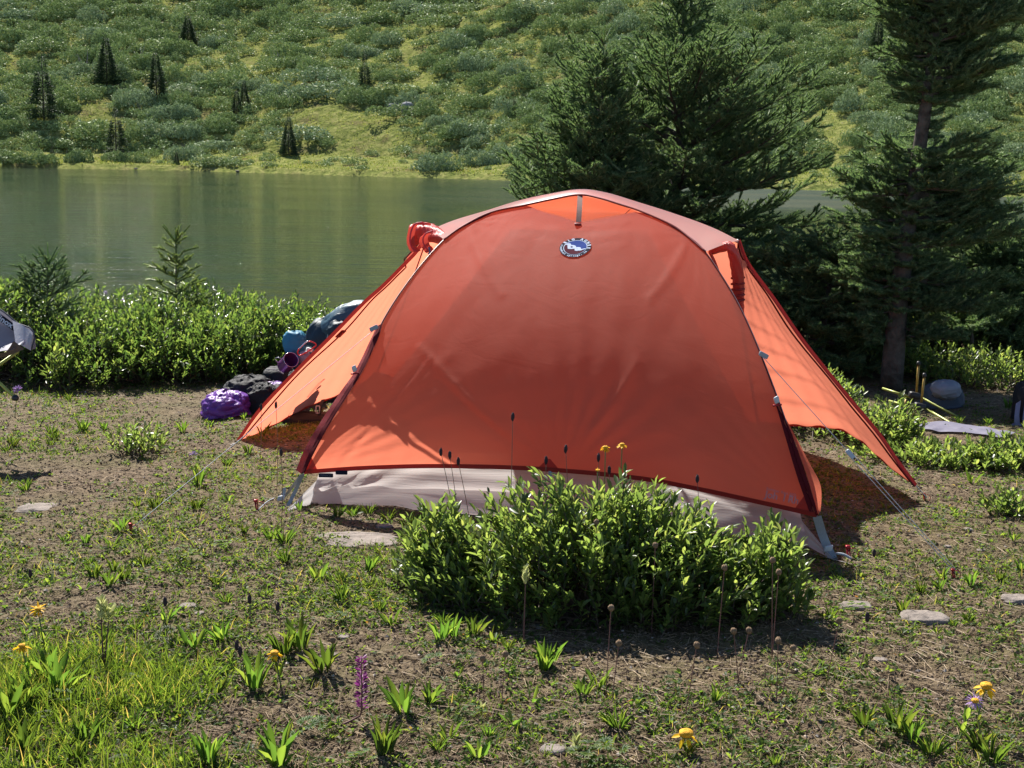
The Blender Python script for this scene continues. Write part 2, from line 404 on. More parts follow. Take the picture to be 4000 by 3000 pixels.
M['grass'] = leafmat('grass_blade', [(0, (.055, .090, .018)), (.70, (.085, .145, .030)), (.90, (.15, .18, .055)), (1, (.30, .23, .12))], (3.0, 2.7, 1.1), .50, .55, .2)
M['forb'] = leafmat('forb_leaf', [(0, (.035, .085, .016)), (.6, (.065, .130, .020)), (.975, (.12, .17, .03)), (1, (.16, .05, .03))], (3.0, 2.8, 1.1), .52, .50, .22)
fn = M['forb'].node_tree; oi = N(fn, 'ObjectInfo'); hs = N(fn, 'HueSaturation')
mr_ = N(fn, 'MapRange'); mr_.inputs[3].default_value = .62; mr_.inputs[4].default_value = 1.15; L(fn, oi.outputs['Random'], mr_.inputs[0]); L(fn, mr_.outputs[0], hs.inputs['Value'])
mr2 = N(fn, 'MapRange'); mr2.inputs[3].default_value = .485; mr2.inputs[4].default_value = .515; L(fn, oi.outputs['Random'], mr2.inputs[0]); L(fn, mr2.outputs[0], hs.inputs['Hue']); hs.inputs['Saturation'].default_value = .88
rp_ = [q for q in fn.nodes if q.type == 'VALTORGB'][0]; tg_ = [l.to_socket for l in rp_.outputs[0].links]; L(fn, rp_.outputs[0], hs.inputs['Color'])
for t_ in tg_: L(fn, hs.outputs[0], t_)
M['dry'] = leafmat('dry_stalk', [(0, (.13, .085, .05)), (1, (.38, .28, .17))], (1.2, 1.1, 1), .15, .6, .3)

def willow(name, label, px_or_xy, rx, ry, h, nshoot, leaf, m, seed, cat='shrub', group=None, npl=13, base=None, tw=1.0, lw=.33, low=.10):
    """a mounded willow: upright leafy shoots on a branched frame"""
    r = np.random.default_rng(seed); cx, cy = px_or_xy; g0 = float(gz(cx, cy))
    th = r.uniform(0, 2*np.pi, nshoot); q = np.sqrt(r.uniform(0, 1, nshoot)); dx = q*np.cos(th)*rx; dy = q*np.sin(th)*ry
    edge = .66+.62*vnoise(np.cos(th)*2.6+seed, np.sin(th)*2.6, seed)
    dx *= edge; dy *= edge
    dome = h*(1-q**3*.66)*(.72+.56*fbm((cx+dx)*4.2, (cy+dy)*4.2, seed+1, 3))
    lay = r.uniform(0, 1, nshoot)**.55; top = np.maximum(dome*(.28+.72*lay), .05)
    gzz = gz(cx+dx, cy+dy)
    tips = np.stack([cx+dx, cy+dy, gzz+top], 1)
    out = np.stack([dx/rx, dy/ry, np.zeros(nshoot)], 1)
    dirs = np.stack([out[:, 0]*.75, out[:, 1]*.75, np.full(nshoot, 1.0)], 1)+r.normal(size=(nshoot, 3))*.30
    dirs /= np.linalg.norm(dirs, axis=1)[:, None]
    sl = np.minimum(r.uniform(3.2, 5.2, nshoot)*leaf, top*1.15+.02)
    start = tips-dirs*sl[:, None]
    k = npl; tt = (np.arange(k)+.7)/k; n = nshoot*k
    D = np.repeat(dirs, k, 0); pos = np.repeat(start, k, 0)+D*(np.repeat(sl, k)*np.tile(.10+.9*tt, nshoot))[:, None]
    Dn, s, u = frames(D); phi = np.tile(np.arange(k)*2.4, nshoot)+np.repeat(r.uniform(0, 6.28, nshoot), k)
    rad = np.cos(phi)[:, None]*s+np.sin(phi)[:, None]*u; open_ = np.tile(1.0-.78*tt, nshoot)[:, None]+r.uniform(0, .25, (n, 1))
    ld = Dn*.9+rad*open_+r.normal(size=(n, 3))*.20; ld[:, 2] += .15
    ll = leaf*r.uniform(.65, 1.15, n)*np.tile(.75+.35*np.sin(tt*np.pi), nshoot)
    v, f = leaves(pos, ld, ll, ll*lw*r.uniform(.85, 1.2, n), r.normal(size=n)*.45)
    ok = v.reshape(-1, 8, 3)[..., 2].min(1) > gz(v.reshape(-1, 8, 3)[:, 0, 0], v.reshape(-1, 8, 3)[:, 0, 1])+.003
    f = f.reshape(-1, 8, 3)[ok].reshape(-1, 3)
    loc = np.array([cx, cy, g0]); t = wthing(name, label, cat, loc, group)
    meshobj('foliage', v, f, m, t)
    # twigs under each shoot and the branches that carry them
    root = np.stack([cx+dx*.35+r.normal(size=nshoot)*.02, cy+dy*.35+r.normal(size=nshoot)*.02, gzz*0+g0-.01], 1)
    mid = root*.40+start*.60+r.normal(size=(nshoot, 3))*.012; mid[:, 2] = np.maximum(mid[:, 2], g0+.015)
    sel = r.uniform(size=nshoot) < .45
    p1 = sticks(start, tips, .0016*tw, .0006*tw); p2 = sticks(mid, start, .0024*tw, .0016*tw); p3 = sticks(root[sel], mid[sel], .0045*tw, .0026*tw)
    v, f = join([p1, p2, p3]); meshobj('branches', v, f, M['bark'], t, smooth=False)
    return t

def spruce(name, label, cx, cy, h, rad, seed, m, lean=(0, 0), prof=None, trunk_r=.03, whorl=.15, nb=6, shoot=.065, K=62, twig=.11, z0=.06, up=.25, nl=.0185, nw=.0030, bare=0, leader=.16, dens=1.0, az_keep=None, core=.0056, group=None, droop=.12):
    """a young spruce: whorled limbs, flat sprays of side twigs, needled shoots"""
    r = np.random.default_rng(seed); g0 = float(gz(cx, cy)); t = wthing(name, label, 'tree', (cx, cy, g0), group)
    prof = prof or (lambda f: 1-f)
    tz = np.linspace(0, h, 14); tx = cx+lean[0]*(tz/h)+.012*np.sin(tz*3+seed); ty = cy+lean[1]*(tz/h)
    def axisp(z): return np.array([np.interp(z, tz, tx), np.interp(z, tz, ty), g0+z])
    mb = MB(); mb.tube(np.stack([tx, ty, g0-.03+tz], 1), trunk_r*(1-tz/h*.9)+.002*np.sin(tz*40), 10); mb.build('trunk', M['trunk'], t)
    SA, SB = [], []; LA, LB, LR = [], [], []
    z = z0; w = 0
    while z < h-.04:
        fz = z/h; n = max(3, int(round(nb*dens*r.uniform(.8, 1.2)))); a0 = r.uniform(0, 6.28)
        for j in range(n):
            az = a0+j*6.283/n+r.normal()*.25; Lb = rad*prof(fz)*r.uniform(.70, 1.12)
            if az_keep is not None: Lb *= az_keep(az, fz)
            if Lb < .05: continue
            zz = z+r.normal()*.02*whorl/.15; p = axisp(min(zz, h)); hd = np.array([math.cos(az), math.sin(az), 0]); sd = np.array([-hd[1], hd[0], 0])
            e0 = up*(.4+1.5*fz)+r.normal()*.08; ns = max(3, int(Lb/.055)); pts = [p]
            for i in range(ns):
                q = (i+1)/ns; el = e0-droop*2.4*math.sin(q*3.0)*(1-fz)+.30*q*q; pts.append(pts[-1]+(hd*math.cos(el)+np.array([0, 0, math.sin(el)])+sd*r.normal()*.06)*(Lb/ns))
            pts = np.array(pts)
            for i in range(ns): LA.append(pts[i]); LB.append(pts[i+1]); LR.append(.0022+.010*trunk_r/.03*Lb*(1-i/ns))
            # the limb's own needled outer part and its side twigs
            for i in range(ns):
                q = (i+.5)/ns
                if q > .45 or Lb < .2: SA.append(pts[i]); SB.append(pts[i+1]+(pts[i+1]-pts[i])*.25)
            nt_ = int(Lb/.034*dens)
            for i in range(nt_):
                q = .16+.84*(i+r.uniform())/nt_
                if q < bare: continue
                b = pts[min(int(q*ns), ns-1)]+(pts[min(int(q*ns)+1, ns)]-pts[min(int(q*ns), ns-1)])*(q*ns-int(q*ns))
                tdir = (pts[-1]-pts[0]); tdir /= np.linalg.norm(tdir); sg = 1 if i % 2 else -1
                lt = min(twig*1.9, (.25+.75*(1-q))*Lb*.48+.04)*r.uniform(.7, 1.15)
                dr = tdir*.72+sd*sg*.80+np.array([0, 0, r.normal()*.26+.02]); dr /= np.linalg.norm(dr)
                k2 = max(1, int(round(lt/(shoot*.8)))); pb = b; dd = dr.copy()
                for s_ in range(k2):
                    e = pb+dd*(lt/k2); SA.append(pb); SB.append(e+dd*.012)
                    if s_ < k2-1 or k2 == 1:
                        for sg2 in (1, -1):
                            if r.uniform() < .9:
                                d2 = dd*.8+(np.cross(dd, [0, 0, 1.0]))*sg2*.62+np.array([0, 0, r.normal()*.22+.16]); d2 /= np.linalg.norm(d2)
                                SA.append(e); SB.append(e+d2*shoot*r.uniform(.55, 1.0))
                    dd = dd+tdir*.12+np.array([r.normal()*.12, r.normal()*.12, .20]); dd /= np.linalg.norm(dd); pb = e
        z += whorl*(1-.45*fz)*r.uniform(.75, 1.2)
    top = axisp(h); SA.append(top-np.array([0, 0, .10])); SB.append(top+np.array([0, 0, leader]))
    for j in range(5):
        a = j*1.257+seed; d = np.array([math.cos(a)*.75, math.sin(a)*.75, .62]); SA.append(top-np.array([0, 0, .03])); SB.append(top+d*.11)
    SA = np.array(SA); SB = np.array(SB); n = len(SA)
    # needles
    D, s, u = frames(SB-SA); Ls = np.linalg.norm(SB-SA, axis=1); tt = np.tile((np.arange(K)+.5)/K, n); phi = np.tile(np.arange(K)*2.39996, n)+np.repeat(r.uniform(0, 6.28, n), K)
    Dk = np.repeat(D, K, 0); bas = np.repeat(SA, K, 0)+Dk*(np.repeat(Ls, K)*tt)[:, None]
    rad_ = np.cos(phi)[:, None]*np.repeat(s, K, 0)+np.sin(phi)[:, None]*np.repeat(u, K, 0)
    nd = Dk*.50+rad_*.90; nd[:, 2] += .20; nd /= np.linalg.norm(nd, axis=1)[:, None]
    ln = nl*r.uniform(.75, 1.15, n*K)*(1-.35*tt**4); sv = np.cross(nd, rdir(n*K, r)); sv /= np.linalg.norm(sv, axis=1)[:, None]
    V = np.stack([bas-sv*nw*.5, bas+sv*nw*.5, bas+nd*ln[:, None]], 1)
    Vn = V.reshape(-1, 3); Fn = np.arange(len(Vn)).reshape(-1, 3)
    # each shoot's needles share one island with its core: the core is a short prism
    vc, fc = sticks(SA, SB, core, core*.55, 5); fc3 = np.concatenate([fc[:, [0, 1, 2]], fc[:, [0, 2, 3]]])
    v, f = join([(Vn, Fn), (vc, fc3)]); meshobj('crown', v, f, m, t, smooth=False)
    if LA:
        v, f = sticks(np.array(LA), np.array(LB), np.array(LR), np.array(LR)*.85, 5); meshobj('limbs', v, f, M['trunk'], t, smooth=False)
    return t
# ------------------------------------------------------------------ tent
fly = fabric('fly_orange', (.52, .140, .10), (.88, .255, .150), .66, .05, (1, .30, .18), .6, .35, (6, 9, 1), .12)
for q_ in fly.node_tree.nodes:
    if q_.type == 'BSDF_PRINCIPLED': q_.inputs['Sheen Weight'].default_value = .06; q_.inputs['Sheen Roughness'].default_value = .35; q_.inputs['Sheen Tint'].default_value = (1, .72, .68, 1)
roofm = fabric('fly_roof_glare', (.80, .38, .34), (.80, .17, .095), .42, .04, (1, .24, .12), .40, .3, (9, 5, 1), 1.0)  # same cloth as the fly; sun glare put into the paler base colour
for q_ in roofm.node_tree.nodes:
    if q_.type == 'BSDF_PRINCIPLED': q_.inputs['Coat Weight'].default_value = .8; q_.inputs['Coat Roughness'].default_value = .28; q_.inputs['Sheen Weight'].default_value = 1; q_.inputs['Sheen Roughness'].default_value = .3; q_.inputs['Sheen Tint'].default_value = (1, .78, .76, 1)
fly_thick = fabric('fly_hem_red', (.26, .022, .022), (.30, .02, .015), .30, 0, (1, 1, 1), .5, .5, (30, 3, 1), .4)
fly_fold = fabric('fly_fold', (.55, .07, .06), (.60, .07, .045), .35, 0, (1, 1, 1), .38, .6, (14, 10, 1), .6, 'Generated', .01)
zipm = plain('zip_tape', (.085, .008, .012), .9, spec=.1, bmp=.4, scale=300, bd=.001)
greyc = fabric('inner_wall_grey', (.50, .48, .49), (.60, .57, .56), .50, 0, (1, 1, 1), .55, .5, (3, 16, 1), .3)
floorc = fabric('tent_floor', (.22, .22, .23), (.1, .1, .1), .1, 0, (1, 1, 1), .6, .3)
meshc = fabric('inner_canopy', (.50, .47, .47), (.55, .52, .50), .5, .35, (1, 1, 1), .6, .2)
ventm = fabric('vent_mesh', (.80, .60, .50), (.98, .76, .62), .6, .30, (1, .75, .6), .6, .2)
webm = plain('webbing_grey', (.27, .31, .36), .75, var=.12, scale=260, bmp=.5, bd=.001)
polem = plain('tent_pole_alloy', (.42, .36, .34), .35, .7, .08, 60)
plastic = plain('grey_buckle', (.42, .46, .50), .35, 0, .05, 40, bmp=0)
redpl = plain('red_anodised', (.28, .012, .022), .3, .4, .1, 40, bmp=0)
cordm = plain('cord_reflective', (.45, .46, .47), .6, 0, .35, 500, bmp=.3)
blackm = plain('black_patch', (.012, .014, .030), .85, 0, .1, 60, bmp=.1, spec=.08)
whitem = plain('print_white', (.50, .56, .68), .85, 0, .06, 60, bmp=0, spec=.08)
strutm = plain('vent_strut', (.20, .10, .075), .6)

hem_l, hem_r = 1165.0, 3190.0
hem_px = [(1188, 1846), (1429, 1830), (1723, 1823), (2100, 1834), (2476, 1868), (2720, 1911), (2965, 1964), (3190, 2014)]
hx = [p[0] for p in hem_px]; hy = [p[1] for p in hem_px]
def Yf(px, py):
    b = 4.48-(px-hem_l)/(hem_r-hem_l)*.50
    s = np.clip((np.interp(px, hx, hy)-py)/(np.interp(px, hx, hy)-760), 0, 1)
    return b+.80*s**1.75
def FP(px, py, dy=0): return P(px, py, Yf(px, py)+dy)
def path(pp, n, dy=0): return np.array([FP(a, b, dy) for a, b in crom(pp, n)])
arcL_px = [(1188, 1846), (1225, 1765), (1284, 1657), (1363, 1530), (1418, 1440), (1474, 1318), (1492, 1262), (1560, 1150), (1650, 1030), (1734, 938), (1806, 887), (1917, 832)]
arcR_px = [(3190, 2014), (3128, 1842), (3086, 1700), (3038, 1560), (2974, 1392), (2925, 1275), (2875, 1172), (2815, 1072), (2755, 985), (2700, 932), (2610, 874)]
top_px = [(1917, 832), (1985, 815), (2052, 803), (2120, 826), (2190, 846), (2262, 866), (2330, 857), (2410, 842), (2490, 829), (2550, 849), (2610, 874)]
tloc = np.array([.18, 5.15, 0.0])
tent = wthing('tent', 'orange dome tent with rolled-back doors standing on the lake shore', 'tent', tloc)

NU, NV = 150, 110
c0 = path(hem_px, NU); c1l = [P(a, b, Yf(a, 790)-.0) for a, b in crom(top_px, NU)]; d0 = path(arcL_px, NV); d1 = path(arcR_px, NV)
c1 = np.array([FP(a, b) for a, b in crom(top_px, NU)])
G1 = coons(c0, c1, d0, d1)
un, vn = np.meshgrid(np.linspace(0, 1, NU), np.linspace(0, 1, NV))
nrm = gnormals(G1)
if nrm[NV//2, NU//2, 1] > 0: nrm = -nrm
edge = np.minimum(np.minimum(un, 1-un)*5, np.minimum(vn, 1-vn)*6).clip(0, 1)
# slight billow, tension folds from the hem tie-out and from the two shoulders
def folds(u0, v0, k, amp, reach, ph):
    a = np.arctan2((vn-v0)*1.1, (un-u0)*1.75); d = np.hypot((vn-v0)*1.1, (un-u0)*1.75)
    return amp*np.sin(a*k+ph+.8*vnoise(a*6, d*2, int(k)))*np.exp(-d/reach)*np.clip(d*9, 0, 1)
disp = .018*np.sin(un*np.pi)*np.sin(vn*np.pi)+.006*(fbm(un*5, vn*3, 41)-.5)*2
disp += folds(.50, -.01, 26, .0040, .34, 0)+folds(0, .93, 34, .0016, .22, 1)+folds(1, .93, 34, .0016, .20, 2)+folds(0, 0, 30, .0040, .30, .5)+folds(1, 0, 30, .0035, .25, 0)
disp += .0030*np.sin(vn*70+6*fbm(un*3, vn*4, 5))*np.exp(-((vn-.93)/.06)**2)*np.exp(-((un-.5)/.22)**2)
def crease(u0, v0, u1, v1, a, w):
    du, dv_ = u1-u0, v1-v0; t = np.clip(((un-u0)*du+(vn-v0)*dv_)/(du*du+dv_*dv_), 0, 1); d = np.hypot((un-u0-t*du)*1.7, vn-v0-t*dv_)
    return a*np.exp(-(d/w)**2)*(1-.5*t)
disp += crease(.485, .0, .12, .42, .010, .012)+crease(.485, .0, .20, .30, -.007, .010)+crease(.49, .0, .66, .40, .005, .016)+crease(.06, .0, .16, .38, .006, .010)+crease(.02, .93, .30, .60, .005, .02)+crease(.98, .93, .72, .62, .005, .02)
disp += .004*np.sin(un*150+5*fbm(un*9, vn*4, 8))*np.exp(-vn/.035)
G1 = G1+nrm*(disp*edge)[..., None]
meshobj('end_panel', G1.reshape(-1, 3), grid_faces(NV, NU), fly, tent, uv=grid_uv(NV, NU))
bvh = BVHTree.FromPolygons([Vector(q) for q in G1.reshape(-1, 3)], [list(map(int, q)) for q in grid_faces(NV, NU)])
camo = Vector((0, 0, CAMZ))
def on_panel(px, py, lift=.004):
    d = Vector(ray(px, py)).normalized(); h = bvh.ray_cast(camo, d)
    if h[0] is None: return FP(px, py), np.array([0, -1, 0.])
    nn = np.array(h[1]); nn = nn if nn[1] < 0 else -nn
    return np.array(h[0])+nn*lift, nn

# roof: from the front seam over the brow pole
seam_px = [(1734, 938), (1806, 887), (1917, 832), (2052, 803), (2160, 780), (2262, 763), (2340, 776), (2420, 800), (2499, 826), (2610, 874), (2668, 911), (2755, 985)]
brow_px = [(1672, 902), (1771, 861), (1900, 822), (2023, 784), (2144, 757), (2268, 739), (2369, 752), (2489, 788), (2634, 834), (2779, 887), (2887, 940)]
def Yb(px): return 5.38-(px-1672)/(2887-1672)*.30
NR, NW_ = 90, 14
sm = np.array([FP(a, b) for a, b in crom(seam_px, NR)]); br = np.array([P(a, b, Yb(a)) for a, b in crom(brow_px, NR)])
v = np.linspace(0, 1, NW_)[:, None, None]; va_ = np.concatenate([v**1.9, v**1.9, np.sin(v*np.pi/2)], 2); Gr = sm[None]*(1-va_)+br[None]*va_
ur, vr = np.meshgrid(np.linspace(0, 1, NR), np.linspace(0, 1, NW_))
Gr[..., 2] += .004*np.sin(vr*np.pi)*np.sin(ur*np.pi)+.003*np.sin(ur*60+4*vr)*np.exp(-np.minimum(ur, 1-ur)/.08)*np.sin(vr*np.pi)
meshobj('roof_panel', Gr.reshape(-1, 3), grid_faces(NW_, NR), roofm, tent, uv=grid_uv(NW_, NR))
# seam piping along the front arch and the visor
mb = MB(); mb.tube(sm+np.array([0, -.003, .002]), .0035, 6); mb.build('seam_piping', fly_thick, tent)
# vent: mesh recessed under the visor, strut holding it open
va = np.array([FP(a, b, .02) for a, b in crom([(2052, 803), (2160, 780), (2262, 765), (2400, 795), (2490, 826)], 30)])
vb = np.array([FP(a, b, .05) for a, b in crom([(2052, 803), (2150, 836), (2262, 868), (2380, 850), (2490, 829)], 30)])
vmid = (va+vb)/2+np.array([0, .16, -.02]); Gv = np.array([vb, vb*.45+vmid*.55, vmid, va*.45+vmid*.55, va])
meshobj('vent_mesh', Gv.reshape(-1, 3), grid_faces(5, 30), ventm, tent, uv=grid_uv(5, 30))
mb = MB(); a, b = FP(2266, 764, -.004), FP(2260, 868, -.006); ln = np.linspace(0, 1, 8)[:, None]
pl = a*(1-ln)+b*ln+np.array([0, -.010, 0])*np.sin(ln*np.pi); mb.ribbon(pl, np.array([.0095, .002, 0])); mb.ribbon(pl+np.array([0, .003, 0]), np.array([.0095, .002, 0])); mb.build('vent_strut', strutm, tent)
mb = MB()
for a, b in (((2443, 835), (2462, 817)), ((2085, 810), (2110, 795))): mb.ribbon(np.array([FP(*a, .03), FP(*b, .03)]), np.array([.005, 0, .003]))
mb.build('vent_tab', strutm, tent)
p, nn = on_panel(2258, 879, .003); mb = MB(); mb.box(p, np.array([.012, 0, 0]), nn*.004, np.cross(nn, [1, 0, 0])*.005, .3); mb.build('vent_patch', fly_thick, tent)

# rear shell and the two far half-vestibules
hubL, hubR = br[0], br[-1]
cornL, cornR = P(1452, 1478, 6.55), P(2958, 1652, 5.75)
cornL[2] = max(cornL[2], .08); cornR[2] = max(cornR[2], .05)
def sagline(a, b, n, sag, dz=0):
    t = np.linspace(0, 1, n)[:, None]; q = a*(1-t)+b*t; q = q+np.asarray(sag)*np.sin(np.pi*t); return q
NB = 60
rearL = sagline(cornL, hubL, 40, (0.05, .10, .13)); rearR = sagline(cornR, hubR, 40, (-.03, .10, .12))
hemB = sagline(cornL, cornR, NB, (0, .25, .0))
Gb = coons(hemB, np.array([br[int(round(i))] for i in np.linspace(0, NR-1, NB)]), rearL, rearR)
ub, vb_ = np.meshgrid(np.linspace(0, 1, NB), np.linspace(0, 1, 40)); Gb[..., 2] += .16*np.sin(np.pi*ub)*np.sin(np.pi*vb_)**.8*(1-vb_*.6); Gb[..., 1] += .20*np.sin(np.pi*ub)*np.sin(np.pi*vb_)
Gb[..., 2] = np.minimum(Gb[..., 2], 1.04)
meshobj('rear_panel', Gb.reshape(-1, 3), grid_faces(40, NB), fly, tent, uv=grid_uv(40, NB))

def vest(name, up_px, hem_px_, hub, tip, corner, rear, Ytip, wob):
    """far half of a vestibule: hub - tip - far corner"""
    n, k = 70, 40
    e = crom(up_px, n); t = np.linspace(0, 1, n); up_ = np.array([P(a, b, hub[1]*(1-q)+Ytip*q) for (a, b), q in zip(e, t)]); up_[0] = hub
    h = crom(hem_px_, k); t2 = np.linspace(0, 1, k); hem = np.array([P(a, b, Ytip*(1-q)+corner[1]*q) for (a, b), q in zip(h, t2)]); hem[0] = up_[-1]; hem[-1] = corner
    # triangle patch: rows from the hem (row 0) to the hub along the rear line
    rr = np.array([rear[int(round(i))] for i in np.linspace(0, len(rear)-1, n)])[:, :]   # corner -> hub
    upr = up_[::-1]                                                                        # tip -> hub
    rows = []
    for i in range(n):
        s = i/(n-1); a, b = upr[i], rr[i]; q = np.linspace(0, 1, k)[:, None]
        line = a*(1-q)+b*q
        hemdev = hem-(hem[0]*(1-q)+hem[-1]*q); line = line+hemdev*(1-s)**1.6
        rows.append(line)
    Gg = np.array(rows); uu, vv = np.meshgrid(np.linspace(0, 1, k), np.linspace(0, 1, n))
    nr = gnormals(Gg); sg_ = np.sum(nr*(np.array([0, 0, CAMZ])-Gg), axis=2)[..., None]; nr = np.where(sg_ > 0, nr, -nr); nr[~np.isfinite(nr)] = 0
    Gg = Gg+nr*(.022*np.sin(np.pi*uu)*np.sin(np.pi*np.clip(vv, 0, 1))+.0022*np.sin(uu*46+wob*vv)*np.sin(np.pi*uu)*(1-vv*.4))[..., None]
    pan = meshobj(name, Gg.reshape(-1, 3), grid_faces(n, k), fly, tent, uv=np.stack([uu.ravel(), vv.ravel()], 1))
    mb = MB(); mb.ribbon(up_+np.array([0, -.004, 0]), np.array([0, .0, .006])+np.array([.004 if tip[0] > 0 else -.004, 0, 0])); mb.ribbon(hem+np.array([0, -.004, .004]), np.array([0, 0, .006])); mb.build('hem_tape', fly_thick, tent)
    return (Gg, nr), up_, hem
upL_px = [(1672, 902), (1633, 975), (1570, 1042), (1493, 1119), (1420, 1184), (1300, 1307), (1153, 1453), (1017, 1598), (925, 1728)]
hemL_px = [(925, 1728), (1003, 1697), (1153, 1616), (1220, 1582), (1305, 1551), (1452, 1478)]
upR_px = [(2887, 940), (2923, 1030), (3020, 1163), (3117, 1304), (3200, 1412), (3330, 1571), (3430, 1691), (3503, 1797), (3577, 1896)]
hemR_px = [(3577, 1896), (3516, 1856), (3437, 1790), (3364, 1724), (3291, 1683), (3231, 1671), (3085, 1662), (2958, 1652)]
tipL, tipR = P(925, 1728, 5.50), P(3577, 1896, 4.72)
VL, upL, hmL = vest('vestibule_panel', upL_px, hemL_px, hubL, tipL, cornL, rearL, 5.50, 5)
VR, upR, hmR = vest('vestibule_panel', upR_px, hemR_px, hubR, tipR, cornR, rearR, 4.72, 3)
# wavy storm flap (zip cover) next to each far edge
def flap(up_, other, px_sign, w, seed):
    n = len(up_); t = np.linspace(0, 1, n)
    wv = w*(.85+.25*np.sin(t*16+seed))*np.sin(np.pi*np.clip(t*1.02, 0, 1))**.35
    rows = other[0][::-1]; b = []
    for i in range(n):
        ds = np.concatenate([[0], np.cumsum(np.linalg.norm(np.diff(rows[i], axis=0), axis=1))]); b.append([np.interp(wv[i], ds, rows[i][:, c_]) for c_ in range(3)])
    nn_ = other[1][::-1, 4]; b = np.array(b)+nn_*.006
    mb = MB(); mb.tube(b, .0032, 5); return mb, b
colL, colR = VL, VR
mb, zl = flap(upL, colL, -1, .075, 0); mb.build('zip', zipm, tent)
mb, zr = flap(upR, colR, 1, .045, 2); mb.build('zip', zipm, tent)
# square toggle patch on the left flap
i = 34; nd_ = VL[1][::-1][i, 4]; a = upL[i]*.5+zl[i]*.5+nd_*.006; tdir = upL[i+2]-upL[i]; tdir /= np.linalg.norm(tdir); wdir = zl[i]-upL[i]; wdir -= tdir*np.dot(wdir, tdir); wdir /= np.linalg.norm(wdir); nd = np.cross(tdir, wdir); nd = nd if np.dot(nd, np.array([0, 0, CAMZ])-a) > 0 else -nd
mb = MB(); mb.box(a+nd*.003, tdir*.021, wdir*.024, nd*.002, .2); pt = mb.build('flap_patch', redpl if False else fly_thick, tent)
mb = MB(); mb.tube([a+nd*.004, a+nd*.009], .010, 14); sub('snap', np.concatenate(mb.v), mb.f, plain('snap_red', (.55, .03, .02), .45, bmp=0), pt, tloc)

# dark webbing bands down the two front pole arcs, and the door remnants beside them
def band(name, pin, pout, dy=-.006, m=zipm, n=40):
    a = path(pin, n, dy); b = path(pout, n, dy+.012); k = 5; q = np.linspace(0, 1, k)[:, None, None]; Gd = a[None]*(1-q)+b[None]*q
    Gd[..., 1] += (.004*np.sin(np.linspace(0, 40, n)))[None]*q[..., 0]
    return meshobj(name, Gd.reshape(-1, 3), grid_faces(k, n), m, tent, uv=grid_uv(k, n))
band('pole_sleeve', [(1192, 1845), (1229, 1765), (1288, 1657), (1367, 1530), (1422, 1440), (1478, 1318), (1494, 1264)], [(1174, 1852), (1210, 1765), (1268, 1657), (1346, 1533), (1404, 1443), (1458, 1318), (1478, 1270)], -.008, zipm)
band('door_edge', [(1176, 1850), (1212, 1765), (1270, 1657), (1348, 1533), (1406, 1443), (1460, 1318), (1476, 1274)], [(1156, 1836), (1190, 1755), (1246, 1657), (1327, 1535), (1388, 1447), (1448, 1325), (1470, 1276)], .004, fly_thick)
band('pole_sleeve', [(3160, 1995), (3110, 1850), (3060, 1680), (3030, 1580)], [(3198, 2016), (3160, 1890), (3095, 1700), (3042, 1585)], -.008, zipm)
mb = MB(); q = [FP(3045, 1590, .02), FP(3100, 1690, .05), FP(3160, 1805, .09), FP(3205, 1895, .10), FP(3206, 1990, .06), FP(3193, 2012, .02), FP(3165, 1900, .015), FP(3110, 1740, .015)]
qq = crom(q[:6], 24); ii = crom([q[0], q[7], q[6], q[5]], 24); Gq = np.array([ii, ii*.66+qq*.34+np.array([0, -.010, 0]), ii*.33+qq*.67+np.array([0, .008, 0]), qq]); meshobj('folded_door', Gq.reshape(-1, 3), grid_faces(4, 24), fly, tent, uv=grid_uv(4, 24))
# thin black pole line up the arcs + pole inside
for ar in (arcL_px, arcR_px):
    pp = path(ar, 60, .012); pp[:, 2] -= .002; mb = MB(); mb.tube(pp, .0045, 8); mb.build('pole', polem, tent)
    pp = path(ar, 60, -.004); mb = MB(); mb.tube(pp, .0020, 6); mb.build('arc_seam', zipm, tent)
mb = MB(); q = br.copy(); q[:, 2] -= .008; mb.tube(q, .0045, 8); mb.build('brow_pole', polem, tent)
mb = MB(); mb.tube(rearL[::-1]+np.array([0, .03, .0]), .0045, 8); mb.tube(rearR[::-1]+np.array([0, .03, .0]), .0045, 8); mb.build('rear_pole', polem, tent)
# hem band of the end panel
hp = path(hem_px, 80, -.004); mb = MB(); mb.ribbon(hp+np.array([0, 0, .002]), np.array([0, -.001, .0075])); mb.build('hem_band', fly_thick, tent)
# corner reinforcements and the triangle at the tie-out
def tri(pts, m, name, lift=.004):
    v = [on_panel(*p, lift)[0] for p in pts]; return meshobj(name, v, [list(range(len(v)))], m, tent, smooth=False)
def panel_patch(quad, m, name, nu=10, nv=10, lift=.003):
    q = [np.array(x, float) for x in quad]; V = []
    for j in range(nv):
        for i in range(nu):
            s, t = i/(nu-1), j/(nv-1); a = (q[0]*(1-s)+q[1]*s)*(1-t)+(q[3]*(1-s)+q[2]*s)*t; V.append(on_panel(a[0], a[1], lift)[0])
    return meshobj(name, V, grid_faces(nv, nu), m, tent, uv=grid_uv(nv, nu))
dk = fabric('fly_reinforcement', (.40, .045, .035), (.50, .05, .03), .45, 0, (1, 1, 1), .42, .4, (5, 8, 1), .4)
panel_patch([(2098, 1830), (2186, 1834), (2150, 1792), (2140, 1792)], dk, 'reinforcement')
panel_patch([(1190, 1838), (1240, 1832), (1215, 1780), (1213, 1776)], dk, 'reinforcement')
panel_patch([(3105, 1986), (3178, 2004), (3142, 1940), (3140, 1938)], dk, 'reinforcement')

